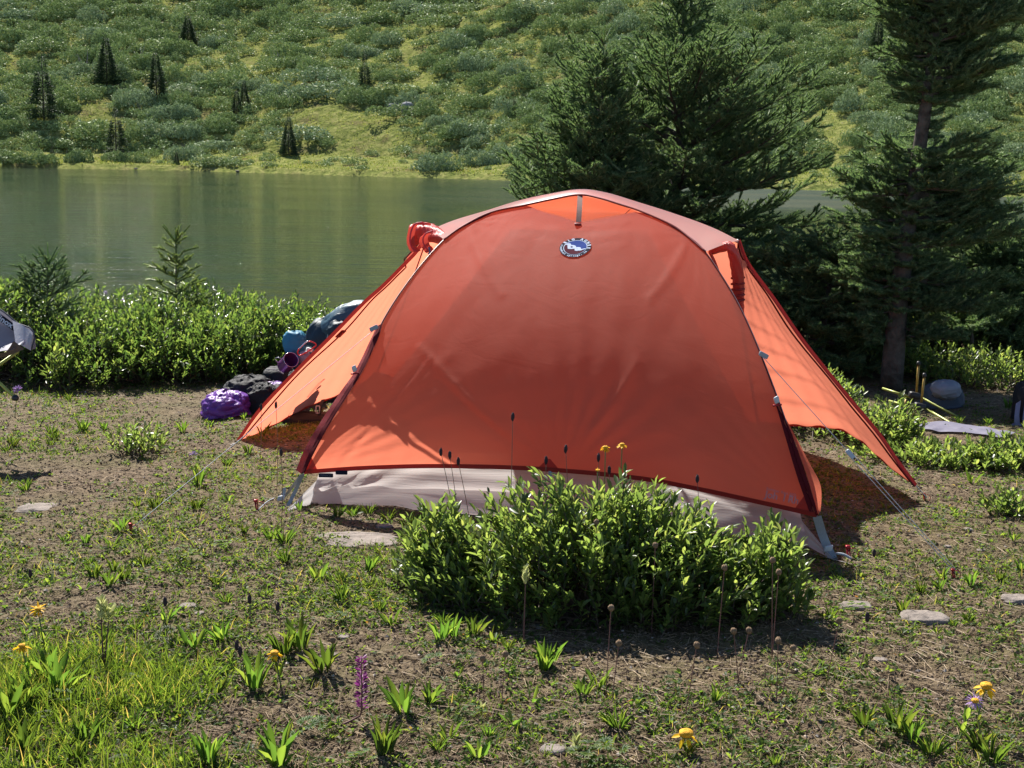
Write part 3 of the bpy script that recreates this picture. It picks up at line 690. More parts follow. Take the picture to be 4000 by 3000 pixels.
# inner tent: grey lower wall in front, sides, floor, pale canopy
gl = [(1205, 1984), (1350, 1986), (1488, 1990), (1700, 1997), (1840, 2006), (2300, 2030), (2700, 2068), (3000, 2110), (3158, 2134)]
def gy(px): return 4.56-(px-1205)/(3158-1205)*.49
base = np.array([P(a, b, gy(a)) for a, b in crom(gl, 90)]); base[:, 2] = np.maximum(base[:, 2], gz(base[:, 0], base[:, 1])+.004)
gt = [(1262, 1848), (1429, 1822), (1723, 1812), (2100, 1824), (2476, 1856), (2720, 1898), (2965, 1950), (3112, 1990)]
topw = np.array([P(a, b-45, gy(a)+.03) for a, b in crom(gt, 90)])
nv = 16; v = np.linspace(0, 1, nv)[:, None, None]; Gw = base[None]*(1-v)+topw[None]*v; uw, vw = np.meshgrid(np.linspace(0, 1, 90), np.linspace(0, 1, nv))
ang = np.arctan2(vw*.16, uw*1.8+.02); Gw[..., 1] += .007*np.sin(ang*34)*np.exp(-uw/.35)*vw**.3+.005*np.sin(np.arctan2(vw*.16, (1-uw)*1.8+.02)*34)*np.exp(-(1-uw)/.3)+.004*np.sin(vw*19+6*fbm(uw*6, vw, 2))*np.sin(np.pi*vw)
inner = meshobj('inner_wall', Gw.reshape(-1, 3), grid_faces(nv, 90), greyc, tent, uv=grid_uv(nv, 90))
iL, iR = base[0], base[-1]; fL = np.array([cornL[0]+.12, cornL[1]-.15, .03]); fR = np.array([cornR[0]-.10, cornR[1]-.10, .03])
tL, tR = topw[0]+np.array([.02, .03, 0]), topw[-1]+np.array([-.02, .03, 0]); fLt, fRt = fL+np.array([.05, -.03, .17]), fR+np.array([-.05, -.03, .17])
def quadgrid(a, b, c, d, n=12, sag=(0, 0, 0)):
    s, t = np.meshgrid(np.linspace(0, 1, n), np.linspace(0, 1, n)); s = s[..., None]; t = t[..., None]
    return ((a*(1-s)+b*s)*(1-t)+(d*(1-s)+c*s)*t)+np.asarray(sag)*np.sin(np.pi*s)*np.sin(np.pi*t)
for q in ((iL, fL, fLt, tL), (iR, fR, fRt, tR), (fL, fR, fRt, fLt)): meshobj('inner_wall', quadgrid(*q).reshape(-1, 3), grid_faces(12, 12), greyc, tent, uv=grid_uv(12, 12))
meshobj('tent_floor', quadgrid(iL+np.array([.01, .01, .006]), iR+np.array([-.01, .01, .006]), fR, fL).reshape(-1, 3), grid_faces(12, 12), floorc, tent, uv=grid_uv(12, 12))
apF, apB = FP(2262, 900, .16), np.array([.30, 5.75, .86]); hL, hR = hubL+np.array([.22, -.10, -.12]), hubR+np.array([-.22, -.05, -.12])
meshobj('canopy', quadgrid(tL, tR, apF+np.array([.25, 0, 0]), apF-np.array([.25, 0, 0]), 16, (0, .03, 0)).reshape(-1, 3), grid_faces(16, 16), meshc, tent, uv=grid_uv(16, 16))
for q in ((tL, fLt, apB-np.array([.2, 0, 0]), apF-np.array([.25, 0, 0])), (tR, fRt, apB+np.array([.2, 0, 0]), apF+np.array([.25, 0, 0])), (fLt, fRt, apB+np.array([.2, 0, 0]), apB-np.array([.2, 0, 0])), (apF-np.array([.25, 0, 0]), apF+np.array([.25, 0, 0]), apB+np.array([.2, 0, 0]), apB-np.array([.2, 0, 0]))):
    meshobj('canopy', quadgrid(*q, 12).reshape(-1, 3), grid_faces(12, 12), meshc, tent, uv=grid_uv(12, 12))
# pulled-out inner corners of grey cloth with webbing ends
def cloth_tri(pts, name='corner_cloth', m=greyc):
    a, b, c = map(np.array, pts); n = 10; V = []; Fq = []
    for j in range(n):
        for i in range(n):
            s, t = i/(n-1), j/(n-1); p = a*(1-t)+(b*(1-s)+c*s)*t; p = p+np.array([0, -.010*math.sin(s*14)*t*(1-t)*2, 0]); V.append(p)
    return meshobj(name, V, grid_faces(n, n), m, tent, uv=grid_uv(n, n))
gL = G(1112, 2004, .004); gR = G(3262, 2196, .004)
cloth_tri((gL, P(1252, 1862, 4.60), P(1208, 1984, 4.545))); cloth_tri((gR, P(3112, 2010, 4.16), P(3160, 2136, 4.065)))
cloth_tri((G(3330, 2212, .006), P(3168, 2160, 4.03), P(3262, 2184, 4.06)), 'corner_cloth')
mb = MB()
for pts in ([FP(1182, 1852, 0), P(1150, 1925, 4.52), P(1112, 2000, 4.50)], [FP(1180, 1852, .01), P(1128, 1920, 4.6), P(1095, 1958, 4.62), P(1072, 1985, 4.6)]):
    mb.ribbon(crom(pts, 10), np.array([.0085, 0, .003])); mb.ribbon(crom(pts, 10)+np.array([0, .003, 0]), np.array([.0085, 0, .003]))
mb.ribbon(crom([P(1110, 1905, 4.55), P(1106, 1935, 4.55), P(1090, 1950, 4.55)], 6), np.array([.007, 0, .002]))
mb.build('corner_strap', webm, tent)
mb = MB()
pts = [FP(3192, 2018, 0), P(3212, 2085, 4.02), P(3238, 2150, 4.02), P(3262, 2195, 4.0)]
mb.ribbon(crom(pts, 10), np.array([.013, 0, .003])); mb.ribbon(crom(pts, 10)+np.array([0, .003, 0]), np.array([.013, 0, .003])); mb.build('corner_strap', webm, tent)
for px, py, Y0 in ((1098, 1946, 4.54), (3236, 2142, 3.985)):
    c = P(px, py, Y0); mb = MB(); mb.box(c, (.012, 0, .002), (0, .004, 0), (.002, 0, .009), .3); mb.build('buckle', plastic, tent)
for a, b, w in (((1070, 1968), (1010, 2002), .002), ((3262, 2186), (3325, 2195), .004)):
    g1, g2 = G(*a, .02), G(*b, .01); mb = MB(); mb.tube(crom([g1, (g1+g2)/2+np.array([0, 0, .005]), g2], 10), w, 6); mb.build('stake_cord', webm, tent)

# rolled-back doors at the two shoulders
def roll(name, cp, rad, turns, seed, k=26, flat=.8):
    c = crom(cp, 36); mb = MB(); n = len(c); T = np.gradient(c, axis=0); T /= np.linalg.norm(T, axis=1)[:, None]; up = np.array([0, 0, 1.0]) if abs(T[0, 2]) < .8 else np.array([0, 1.0, 0])
    V = []; rr = np.interp(np.linspace(0, 1, n), np.linspace(0, 1, len(rad)), rad)
    for i in range(n):
        Nn = np.cross(T[i], up); Nn /= np.linalg.norm(Nn); B = np.cross(T[i], Nn)
        for j in range(k):
            a = 2*math.pi*j/k; fold = 1+.10*math.sin(a*turns+i*.25+seed)+.07*math.sin(i*1.9+seed)*math.sin(a*2)+.10*float(fbm(np.array([i*.5]), np.array([j*.5]), seed)[0]-.5)
            V.append(c[i]+rr[i]*fold*(math.cos(a)*Nn+flat*math.sin(a)*B))
    Fq = [[i*k+j, i*k+(j+1) % k, (i+1)*k+(j+1) % k, (i+1)*k+j] for i in range(n-1) for j in range(k)]+[list(range(k))[::-1], [(n-1)*k+j for j in range(k)]]
    return meshobj(name, V, Fq, fly_fold, tent)
# right shoulder: the roll comes along the brow and hangs down behind the arc
Yr = 4.90
rl = roll('rolled_door', [P(2778, 985, 4.93), P(2815, 968, 4.90), P(2850, 962, 4.88), P(2862, 985, 4.88), P(2878, 1045, 4.90), P(2884, 1110, 4.93), P(2884, 1180, 4.96), P(2895, 1240, 5.0)], [.014, .021, .022, .022, .020, .021, .019, .012], 5, 3)
for y in (1085, 1108, 1130, 1152, 1172):
    c = P(2882, y, 4.93); mb = MB(); mb.tube([c+np.array([.0228*math.cos(a), -.0205*math.sin(a), .002*math.cos(a)]) for a in np.linspace(0, 6.2, 22)], .0040, 6); sub('fold_ring', np.concatenate(mb.v), mb.f, fly_thick, rl, tloc)
mb = MB(); mb.tube(crom([P(2772, 985, 4.90), P(2790, 1020, 4.92), P(2812, 1080, 4.95)], 8), .0055, 8); mb.build('door_toggle', fly_fold, tent)
# left shoulder: two open loops of rolled cloth seen end-on
def loop(cp, w, name, m):
    c = crom(cp, 40); mb = MB(); k = 7; q = np.linspace(-1, 1, k); V = []
    for i in range(40):
        for s in q: V.append(c[i]+np.array([w*.9*s, w*.35*s*1.0, w*.25*s])+np.array([0, 0, .0025*math.sin(i*.9+s*3)]))
    return meshobj(name, V, grid_faces(40, k), m, tent, uv=grid_uv(40, k))
Yl = 5.24
r0 = roll('rolled_door', [P(1612, 918, 5.30), P(1650, 908, 5.28), P(1700, 918, 5.20), P(1742, 934, 5.05)], [.038, .036, .026, .014], 4, 8, flat=1.0)
a1 = loop([P(1686, 892, Yl), P(1650, 872, Yl), P(1618, 880, Yl), P(1604, 925, Yl), P(1610, 965, Yl), P(1630, 982, Yl)], .016, 'door_fold', fly_fold)
a2 = loop([P(1716, 915, 5.16), P(1690, 905, 5.16), P(1664, 916, 5.16), P(1654, 940, 5.16), P(1668, 968, 5.16), P(1685, 985, 5.16)], .018, 'door_fold', fly_fold)
for cp, w in (([P(1652, 868, Yl-.012), P(1618, 878, Yl-.012), P(1602, 925, Yl-.012), P(1608, 965, Yl-.012), P(1632, 984, Yl-.012)], .0035), ([P(1690, 902, 5.14), P(1662, 914, 5.14), P(1652, 940, 5.14), P(1664, 968, 5.14), P(1684, 986, 5.14)], .003)):
    mb = MB(); mb.tube(crom(cp, 30), w, 6); mb.build('fold_binding', plain('binding_red', (.55, .03, .06), .5, bmp=0) if 'binding_red' not in bpy.data.materials else bpy.data.materials['binding_red'], tent)
mb = MB(); mb.tube(crom([P(1675, 965, 5.12), P(1680, 985, 5.12), P(1672, 992, 5.12)], 6), .004, 6); mb.build('door_toggle', plain('toggle_blue', (.10, .14, .25), .5, bmp=0), tent)

# hardware on the front arcs, guy lines, stakes
def clip(px, py, s=1):
    c, nn = FP(px, py, -.012), None; mb = MB(); mb.box(c, (.007*s, 0, .004*s), (0, .004, 0), (-.003*s, 0, .010*s), .35); o = mb.build('pole_clip', plastic, tent)
    mb = MB(); mb.box(c+np.array([.002, -.003, -.016*s]), (.014*s, 0, .002), (0, .003, 0), (0, 0, .003), .35); sub('clip_foot', np.concatenate(mb.v), mb.f, redpl, o, tloc)
clip(1384, 1440); clip(3034, 1562)
def guy(pts, r=.0012):
    mb = MB(); mb.tube(crom(pts, 30) if len(pts) > 2 else np.array([pts[0]*(1-t)+pts[1]*t for t in np.linspace(0, 1, 20)]), r, 5); mb.build('guy_line', cordm, tent)
sL, sR = G(520, 2077, .015), G(3738, 2258, .015)
aL, aR = FP(1465, 1286, -.008), FP(2978, 1392, -.008)
guy([aL, sL]); md = aR*(1-.47)+sR*.47; guy([aR, md]); guy([md+np.array([.006, 0, .002]), sR+np.array([.005, 0, 0])]); guy([md-np.array([.006, 0, .002]), sR-np.array([.005, 0, 0])])
mb = MB(); dd = (sR-aR)/np.linalg.norm(sR-aR); mb.box(md, dd*.016, np.array([0, .003, 0]), np.cross(dd, [0, 1, 0])*.008, .3); mb.build('line_tensioner', plastic, tent)
for a, s_ in ((aL, -1), (aR, 1)):
    mb = MB(); mb.box(a+np.array([-.004*s_*-1, 0, .004]), (.014, 0, -.007*s_), (0, .003, 0), (.003*s_, 0, .007), .3); mb.build('guy_tab', webm, tent)
guy([tipR+np.array([0, -.004, .0]), G(3620, 1955, .01)], .002); guy([tipL, G(900, 1748, .01)], .002)
c = FP(2150, 1840, -.004); mb = MB(); mb.ribbon(np.array([c, c+np.array([0, 0, -.02])]), np.array([.006, 0, 0])); mb.ribbon(np.array([c, c+np.array([0, 0, -.02])])+np.array([0, .002, 0]), np.array([.006, 0, 0])); mb.build('hem_tab', webm, tent)
guy([c+np.array([0, 0, -.018]), G(2118, 2030, .01)], .0015)

def stake(px, py, label, group='red tent stakes', s=1, lie=False):
    g = G(px, py); t = wthing('tent_stake', label, 'tent stake', g, group); mb = MB()
    tilt = np.array([-.010, .012, 0])
    for a in (0, 2.09, 4.19):
        d = np.array([math.cos(a), math.sin(a), 0])*.0045*s; mb.tube([g+np.array([0, 0, -.05])+d*.5, g+np.array([0, 0, .022*s])+tilt+d*.8], .0018*s, 6)
    mb.build('shaft', redpl, t); mb = MB(); c = g+tilt+np.array([0, 0, .024*s]); mb.box(c, (.0055*s, 0, 0), (0, .0055*s, 0), (0, 0, .0035*s), .35); mb.build('head', redpl, t)
    mb = MB(); mb.tube([c+np.array([.012*s*math.cos(a)+.012*s, -.003, -.014*s+.012*s*math.sin(a)]) for a in np.linspace(0, 6.28, 16)], .0012, 5); mb.build('pull_loop', redpl, t)
stake(1009, 1994, 'red stake in the grass beside the left front tent corner', s=1.3); stake(3326, 2182, 'red stake with pull loop at the right front tent corner', s=1.4)
stake(3738, 2262, 'red stake at the end of the right doubled guy line'); stake(3622, 1958, 'red stake holding the tip of the right vestibule'); stake(518, 2080, 'red stake at the end of the left guy line')

# badge: ring of writing and the two-letter emblem, laid on the cloth
bc, bn = on_panel(2248, 970, 0); tx = np.array([1.0, -.12, 0]); tx -= bn*np.dot(tx, bn); tx /= np.linalg.norm(tx); ty = np.cross(bn, tx); ty = ty if ty[2] > 0 else -ty
RB = .0555
def lay(v2, lift, parent, name, f, m, off=None):
    V = []
    for x, y in v2[:, :2]:
        o_ = bc+tx*x+ty*y; h = bvh.ray_cast(Vector(o_+bn*.05), Vector(-bn)); q = np.array(h[0]) if h[0] is not None else o_; V.append(q+bn*lift)
    if off is None: return meshobj(name, V, f, m, parent, smooth=False)
    return sub(name, V, f, m, parent, off, smooth=False)
def disc(r, n=72, rings=8, r0=0.0):
    V = [(0, 0)]; Fq = []
    for i in range(1, rings+1):
        for j in range(n): V.append((r*i/rings*math.cos(6.28318*j/n), r*i/rings*math.sin(6.28318*j/n)))
    for j in range(n): Fq.append([0, 1+j, 1+(j+1) % n])
    for i in range(rings-1):
        for j in range(n): a = 1+i*n; Fq.append([a+j, a+n+j, a+n+(j+1) % n, a+(j+1) % n])
    return np.array(V), Fq
V2, Fq = disc(RB); badge = lay(V2, .0030, tent, 'badge', Fq, blackm)
V2, Fq = disc(RB*.760); lay(V2, .0036, badge, 'badge_ring', Fq, whitem, tloc)
# two-colour field: blue above, maroon below a descending split
V2, Fq = disc(RB*.715, 72, 14)
up_f = [q for q in Fq if V2[q][:, 1].mean() > -V2[q][:, 0].mean()*.55-.004]; dn_f = [q for q in Fq if not V2[q][:, 1].mean() > -V2[q][:, 0].mean()*.55-.004]
lay(V2, .0042, badge, 'badge_field', up_f, plain('badge_blue', (.018, .045, .21), .85, bmp=0, spec=.08, var=.05), tloc)
lay(V2, .0042, badge, 'badge_field', dn_f, plain('badge_maroon', (.075, .008, .022), .85, bmp=0, spec=.08, var=.05), tloc)
def letters(s, size, rad, a0, a1, inside=False, bold=.0):
    vs, fs, n = [], [], 0; adv = [.5 if ch == ' ' else 1 for ch in s]
    ang = np.interp(np.arange(len(s)), [0, len(s)-1], [a0, a1])
    for ch, a in zip(s, ang):
        if ch == ' ': continue
        v, f = text_mesh(ch, size, bold=bold); a_ = math.radians(a); rot = a_-math.pi/2 if not inside else a_+math.pi/2
        x = v[:, 0]*math.cos(rot)-v[:, 1]*math.sin(rot)+rad*math.cos(a_); y = v[:, 0]*math.sin(rot)+v[:, 1]*math.cos(rot)+rad*math.sin(a_)
        vs.append(np.stack([x, y], 1)); fs += [[i+n for i in q] for q in f]; n += len(v)
    return np.concatenate(vs), fs
v2, f = letters('BIG AGNES', .0145, RB*.875, 142, -12, bold=.0009); lay(v2, .0040, badge, 'badge_lettering', f, whitem, tloc)
v2, f = letters('steamboat springs, co', .0115, RB*.885, 163, 322, True, bold=.0004); lay(v2, .0040, badge, 'badge_lettering', f, whitem, tloc)
def blob(pts, n=30): return crom([np.array(p) for p in pts], n)
for s, size, x, y in (('b', .052, -.0115, .0050), ('a', .046, .0120, -.0085)):
    v2, f = text_mesh(s, size, shear=-.1, bold=.0026); v2 = v2[:, :2]*np.array([1.15, .82])+np.array([x, y]); lay(v2, .0048, badge, 'badge_emblem', f, whitem, tloc)
v2 = np.array([(-.038, .020), (-.016, .020), (-.016, .015), (-.036, .015)]); lay(v2, .0048, badge, 'badge_emblem', [[0, 1, 2, 3]], whitem, tloc)
v2 = np.array([(.020, -.020), (.038, -.016), (.036, -.012), (.020, -.014)]); lay(v2, .0048, badge, 'badge_emblem', [[0, 1, 2, 3]], whitem, tloc)
# trail-name print near the right hem, and the small black hem labels
def print_on(s, size, px, py, slope, m, name, lift=.003, bold=0, sx=1.0):
    v, f = text_mesh(s, size, bold=bold); k = F/4.1; V = []
    for x, y, _ in v:
        V.append(on_panel(px+(x*sx*math.cos(slope)+y*math.sin(slope))*k, py+(x*sx*math.sin(slope)-y*math.cos(slope))*k, lift)[0])
    return meshobj(name, V, f, m, tent, smooth=False)
pr = plain('print_lilac', (.46, .20, .22), .6, bmp=0)
print_on('Joh  l Rh', .030, 3055, 1944, .21, pr, 'printed_name', bold=.0006); print_on('Summer Rain 20D', .0125, 3052, 1922, .24, pr, 'printed_name')
for px, py, w, tx_ in ((1273, 1857, .0245, 'TEFANCO'), (1334, 1846, .020, '')):
    c = FP(px, py, -.010); mb = MB(); mb.box(c, (w, 0, 0), (0, .0012, 0), (0, 0, .0070), .2); lb = mb.build('hem_label', blackm, tent)
    if tx_:
        v, f = text_mesh(tx_, .010); sub('label_print', np.stack([c[0]+v[:, 0]*.82, c[1]-.002+v[:, 0]*0, c[2]+v[:, 1]], 1), f, plain('label_grey', (.10, .12, .18), .6, bmp=0), lb, tloc)
# ------------------------------------------------------------------ cloth heaps and gear
def lump(c, r, seed, n=(44, 30), squash=1.0, wr=.10, fine=.05, flatb=True, power=2.4):
    """a crumpled cloth body: superellipsoid with folds"""
    c = np.asarray(c, float); th = np.linspace(0, 2*np.pi, n[0], endpoint=False); ph = np.linspace(-np.pi/2, np.pi/2, n[1]); T, Pp = np.meshgrid(th, ph)
    def se(a, e): return np.sign(a)*np.abs(a)**(2/e)
    x = se(np.cos(Pp), power)*se(np.cos(T), power); y = se(np.cos(Pp), power)*se(np.sin(T), power); z = se(np.sin(Pp), power)
    k = 1+wr*(fbm(np.cos(T)*1.8+seed, np.sin(T)*1.8+Pp*1.6, seed, 3)-.5)*2
    rd = np.abs(fbm(T*2.2+Pp*1.5+seed, Pp*3.1-np.cos(T), seed+3, 3)-.5)*2; rd2 = np.abs(fbm(np.sin(T)*5+seed, Pp*5+np.cos(T)*4, seed+5, 2)-.5)*2
    k = k+fine*(1-rd*2.2)+fine*.6*(1-rd2*2)
    x, y, z = x*k*r[0], y*k*r[1], z*k*r[2]
    z = np.where(z < -r[2]*.8, -r[2]*.8, z) if flatb else z
    V = np.stack([c[0]+x, c[1]+y, c[2]+z], -1).reshape(-1, 3); i = np.arange(n[1]-1)[:, None]*n[0]+np.arange(n[0])[None]; j = np.arange(n[1]-1)[:, None]*n[0]+(np.arange(n[0])+1)[None] % n[0]
    return V, np.stack([i.ravel(), j.ravel(), (j+n[0]).ravel(), (i+n[0]).ravel()], 1)
def nylon(name, c, rough=.38, wr=.5, tr=.12): return fabric(name, c, tuple(x*1.2 for x in c), tr, 0, (1, 1, 1), rough, wr, (5, 5, 5), .35, 'Generated', .01)
purple = nylon('purple_nylon', (.16, .050, .32)); blackn = nylon('black_nylon', (.012, .012, .015), .75, .6, 0); navy = nylon('navy_cloth', (.018, .040, .060), .55, .6, .05)
tealn = nylon('teal_cloth', (.030, .22, .36), .55, .5, .1); slate = nylon('slate_nylon', (.045, .10, .14), .42, .6, .05)

# backpack: dark body leaning behind the left door panel, slate top bag on it
bp = P(1270, 1500, 6.78); bp[2] = gz(bp[0], bp[1])
pk = wthing('backpack', 'dark navy backpack propped upright behind the left door panel', 'backpack', bp)
v, f = lump(P(1290, 1450, 6.88), (.135, .12, .26), 4, wr=.08, fine=.04, power=3.2); meshobj('pack_body', v, f, navy, pk)
v, f = lump(P(1210, 1652, 5.97), (.15, .07, .045), 19, wr=.10, fine=.05, power=3); v[:, 2] = np.maximum(v[:, 2], gz(v[:, 0], v[:, 1])+.002); meshobj('belt_and_shadow', v, f, blackn, pk)  # low black lump: pack cloth that also fills in the ground shadow below the hem
v, f = lump(P(1232, 1590, 6.45), (.17, .08, .10), 9, wr=.10, fine=.05, power=3); v[:, 2] = np.maximum(v[:, 2], gz(v[:, 0], v[:, 1])+.002); meshobj('pack_base', v, f, blackn, pk)
v, f = lump(P(1352, 1290, 6.78), (.092, .09, .060), 14, wr=.12, fine=.07, power=2.5); meshobj('pack_hood', v, f, navy, pk)
mb = MB(); c = P(1242, 1600, 5.91)
for a, b in (((-.008, 0, .016), (.008, 0, .016)), ((.008, 0, .016), (.007, 0, -.016)), ((.007, 0, -.016), (-.009, 0, -.016)), ((-.009, 0, -.016), (-.008, 0, .016))): mb.tube([c+np.array(a), c+np.array(b)], .0022, 6)
mb.build('buckle', plastic, pk)
mb = MB(); mb.ribbon(crom([P(1262, 1560, 5.94), P(1252, 1585, 5.93), P(1243, 1630, 5.93), P(1200, 1645, 5.93)], 14), np.array([.008, 0, .002])); mb.ribbon(crom([P(1110, 1500, 6.16), P(1120, 1455, 6.13), P(1150, 1440, 6.15)], 12), np.array([.012, 0, .002])); mb.build('strap', plain('strap_black', (.02, .02, .024), .7), pk)
v, f = lump(P(1118, 1528, 6.3), (.085, .08, .10), 6, wr=.12, fine=.08, power=2.8); v[:, 2] = np.maximum(v[:, 2], gz(v[:, 0], v[:, 1])+.002); meshobj('side_pocket', v, f, blackn, pk)
v, f = lump(P(1180, 1440, 6.42), (.07, .07, .10), 7, wr=.10, fine=.07, power=2.8); meshobj('front_pocket', v, f, navy, pk)
sb = P(1372, 1262, 6.83)
st = wthing('stuff_sack', 'slate blue puffy stuff sack on top of the dark backpack', 'stuff sack', sb)
v, f = lump(P(1362, 1258, 6.83), (.155, .09, .09), 22, wr=.08, fine=.05, power=2.3, flatb=False)
q = v-sb; a_ = .50; q = np.stack([q[:, 0]*math.cos(a_)-q[:, 2]*math.sin(a_), q[:, 1], q[:, 0]*math.sin(a_)+q[:, 2]*math.cos(a_)], 1)+sb; meshobj('sack_body', q, f, slate, st)
mb = MB(); mb.tube(crom([P(1283, 1305, 6.73), P(1278, 1330, 6.73), P(1290, 1345, 6.73)], 8), .004, 6); mb.build('drawcord', cordm, st)
tb = P(1152, 1345, 6.21); tv = wthing('towel', 'crumpled turquoise camp towel hanging on the backpack side', 'towel', tb)
v, f = lump(P(1152, 1338, 6.21), (.050, .04, .050), 31, wr=.10, fine=.08, power=3, flatb=False); meshobj('cloth', v, f, tealn, tv)
v, f = lump(P(1155, 1385, 6.22), (.042, .03, .035), 33, wr=.10, fine=.08, power=3, flatb=False); meshobj('cloth_fold', v, f, tealn, tv)
mb = MB(); mb.tube(crom([P(1186, 1315, 6.21), P(1195, 1345, 6.2), P(1186, 1380, 6.2)], 8), .003, 6); mb.build('hanging_loop', slate, tv)
# mug: open end towards us
mc, ma = P(1137, 1405, 6.07), P(1092, 1462, 6.13)
ax = (mc-ma)/np.linalg.norm(mc-ma); ax = ax+np.array([.10, -.55, -.05]); ax /= np.linalg.norm(ax)
mug = wthing('mug', 'anodised purple metal mug hooked on the backpack, open end facing out', 'mug', mc)
mb = MB(); _, s_, u_ = frames(ax[None]); s_, u_ = s_[0], u_[0]; Lm, rm = .098, .0335; V = []; prof_ = [(-Lm, .001), (-Lm, rm*.9), (-Lm+.004, rm*.97), (-.004, rm), (0, rm+.0012), (.0008, rm), (0, rm-.0014), (-.004, rm-.002), (-Lm+.006, rm-.003), (-Lm+.006, .001)]; k = 36
for z_, r_ in prof_:
    for j in range(k): a = 6.28318*j/k; V.append(mc+ax*z_+r_*(math.cos(a)*s_+math.sin(a)*u_))
Fq = [[i*k+j, i*k+(j+1) % k, (i+1)*k+(j+1) % k, (i+1)*k+j] for i in range(len(prof_)-1) for j in range(k)]
meshobj('mug_body', V, Fq, plain('purple_anodised', (.20, .045, .24), .32, .55, .06, 30, bmp=0), mug)
mb = MB(); mb.tube([mc+(rm+.001)*(math.cos(a)*s_+math.sin(a)*u_) for a in np.linspace(0, 6.2832, 40)], .0012, 6, cap=False); mb.build('rim', plain('bare_metal_rim', (.72, .66, .74), .25, .9, .03, 30, bmp=0), mug)
mb = MB(); mb.tube(crom([mc-ax*.012+s_*.033+u_*.006, mc-ax*.018+s_*.052+u_*.02, mc-ax*.050+s_*.056+u_*.022, mc-ax*.070+s_*.033+u_*.006], 16), .0024, 6); mb.build('handle', plain('wire_handle', (.4, .38, .42), .3, .9, .03, 30, bmp=0), mug)
cb = P(1208, 1345, 6.09); cr = wthing('carabiner', 'red and silver carabiner clipped between the mug and the backpack', 'carabiner', cb)
path_ = crom([P(1168, 1362, 6.08), P(1162, 1378, 6.08), P(1170, 1388, 6.08), P(1190, 1380, 6.08), P(1232, 1352, 6.09), P(1228, 1340, 6.09), P(1200, 1334, 6.09), P(1168, 1362, 6.08)], 40)
mb = MB(); mb.tube(path_[:30], .0032, 8); mb.build('carabiner_body', plain('carabiner_red', (.62, .04, .04), .3, .3, .05, 30, bmp=0), cr)
mb = MB(); mb.tube(path_[29:], .0030, 8); mb.build('gate', plain('carabiner_silver', (.65, .65, .68), .25, .9, .05, 30, bmp=0), cr)
bt = P(1196, 1385, 6.13); bo = wthing('bottle', 'small clear soft bottle with white flip cap hanging beside the mug', 'bottle', bt)
v, f = lump(P(1190, 1397, 6.13), (.026, .018, .030), 41, wr=.08, fine=.06, power=2.2, flatb=False); meshobj('bottle_body', v, f, nylon('clear_plastic', (.42, .38, .46), .2, .4, .4), bo)
mb = MB(); mb.box(P(1210, 1366, 6.12), (.0125, 0, -.004), (0, .008, 0), (.002, 0, .0075), .35); mb.build('cap', plain('cap_white', (.80, .78, .74), .45, bmp=0), bo)
# boot half hidden, black jacket, purple dry bag, purple edge
v, f = lump(P(1092, 1468, 6.31), (.075, .07, .042), 51, wr=.08, fine=.06, power=2.8); sh = wthing('camp_shoe', 'black camp shoe with pale edge tucked below the purple mug', 'shoe', P(1092, 1468, 6.31)); meshobj('shoe_upper', v, f, blackn, sh)
mb = MB(); mb.tube(crom([P(1040, 1442, 6.24), P(1075, 1444, 6.23), P(1110, 1462, 6.23)], 14), .0022, 6); mb.build('shoe_rim', plain('pale_binding', (.35, .34, .32), .6, bmp=0), sh)
jb = P(980, 1560, 6.18); jk = wthing('jacket', 'crumpled black rain jacket draped over the gear pile', 'jacket', jb)
v, f = lump(P(975, 1545, 6.21), (.120, .11, .085), 61, (70, 50), wr=.16, fine=.10, power=2.2); meshobj('jacket_body', v, f, blackn, jk)
v, f = lump(P(1045, 1590, 6.13), (.095, .09, .105), 63, (60, 44), wr=.12, fine=.10, power=2.6); v[:, 2] = np.maximum(v[:, 2], gz(v[:, 0], v[:, 1])+.004); meshobj('sleeve', v, f, blackn, jk)
pb = P(870, 1600, 6.05); pb[2] = gz(pb[0], pb[1]); pg = wthing('dry_bag', 'bright purple crumpled dry bag lying left of the black jacket', 'bag', pb)
v, f = lump(P(890, 1592, 6.05), (.102, .10, .072), 71, (80, 56), wr=.18, fine=.09, power=2.3); v[:, 2] = np.maximum(v[:, 2], gz(v[:, 0], v[:, 1])+.004); meshobj('bag_body', v, f, purple, pg)
v, f = lump(P(838, 1633, 5.99), (.042, .04, .020), 73, wr=.22, fine=.12, power=1.8); v[:, 2] = np.maximum(v[:, 2], gz(v[:, 0], v[:, 1])+.004); meshobj('rolled_mouth', v, f, purple, pg)
pe = P(1062, 1512, 6.15); pz = wthing('rain_cover', 'shiny purple rain cover folded on the pile against the tent', 'cover', pe)
v, f = lump(P(1068, 1512, 6.16), (.062, .05, .022), 81, (60, 40), wr=.2, fine=.14, power=2); meshobj('cover_cloth', v, f, purple, pz)

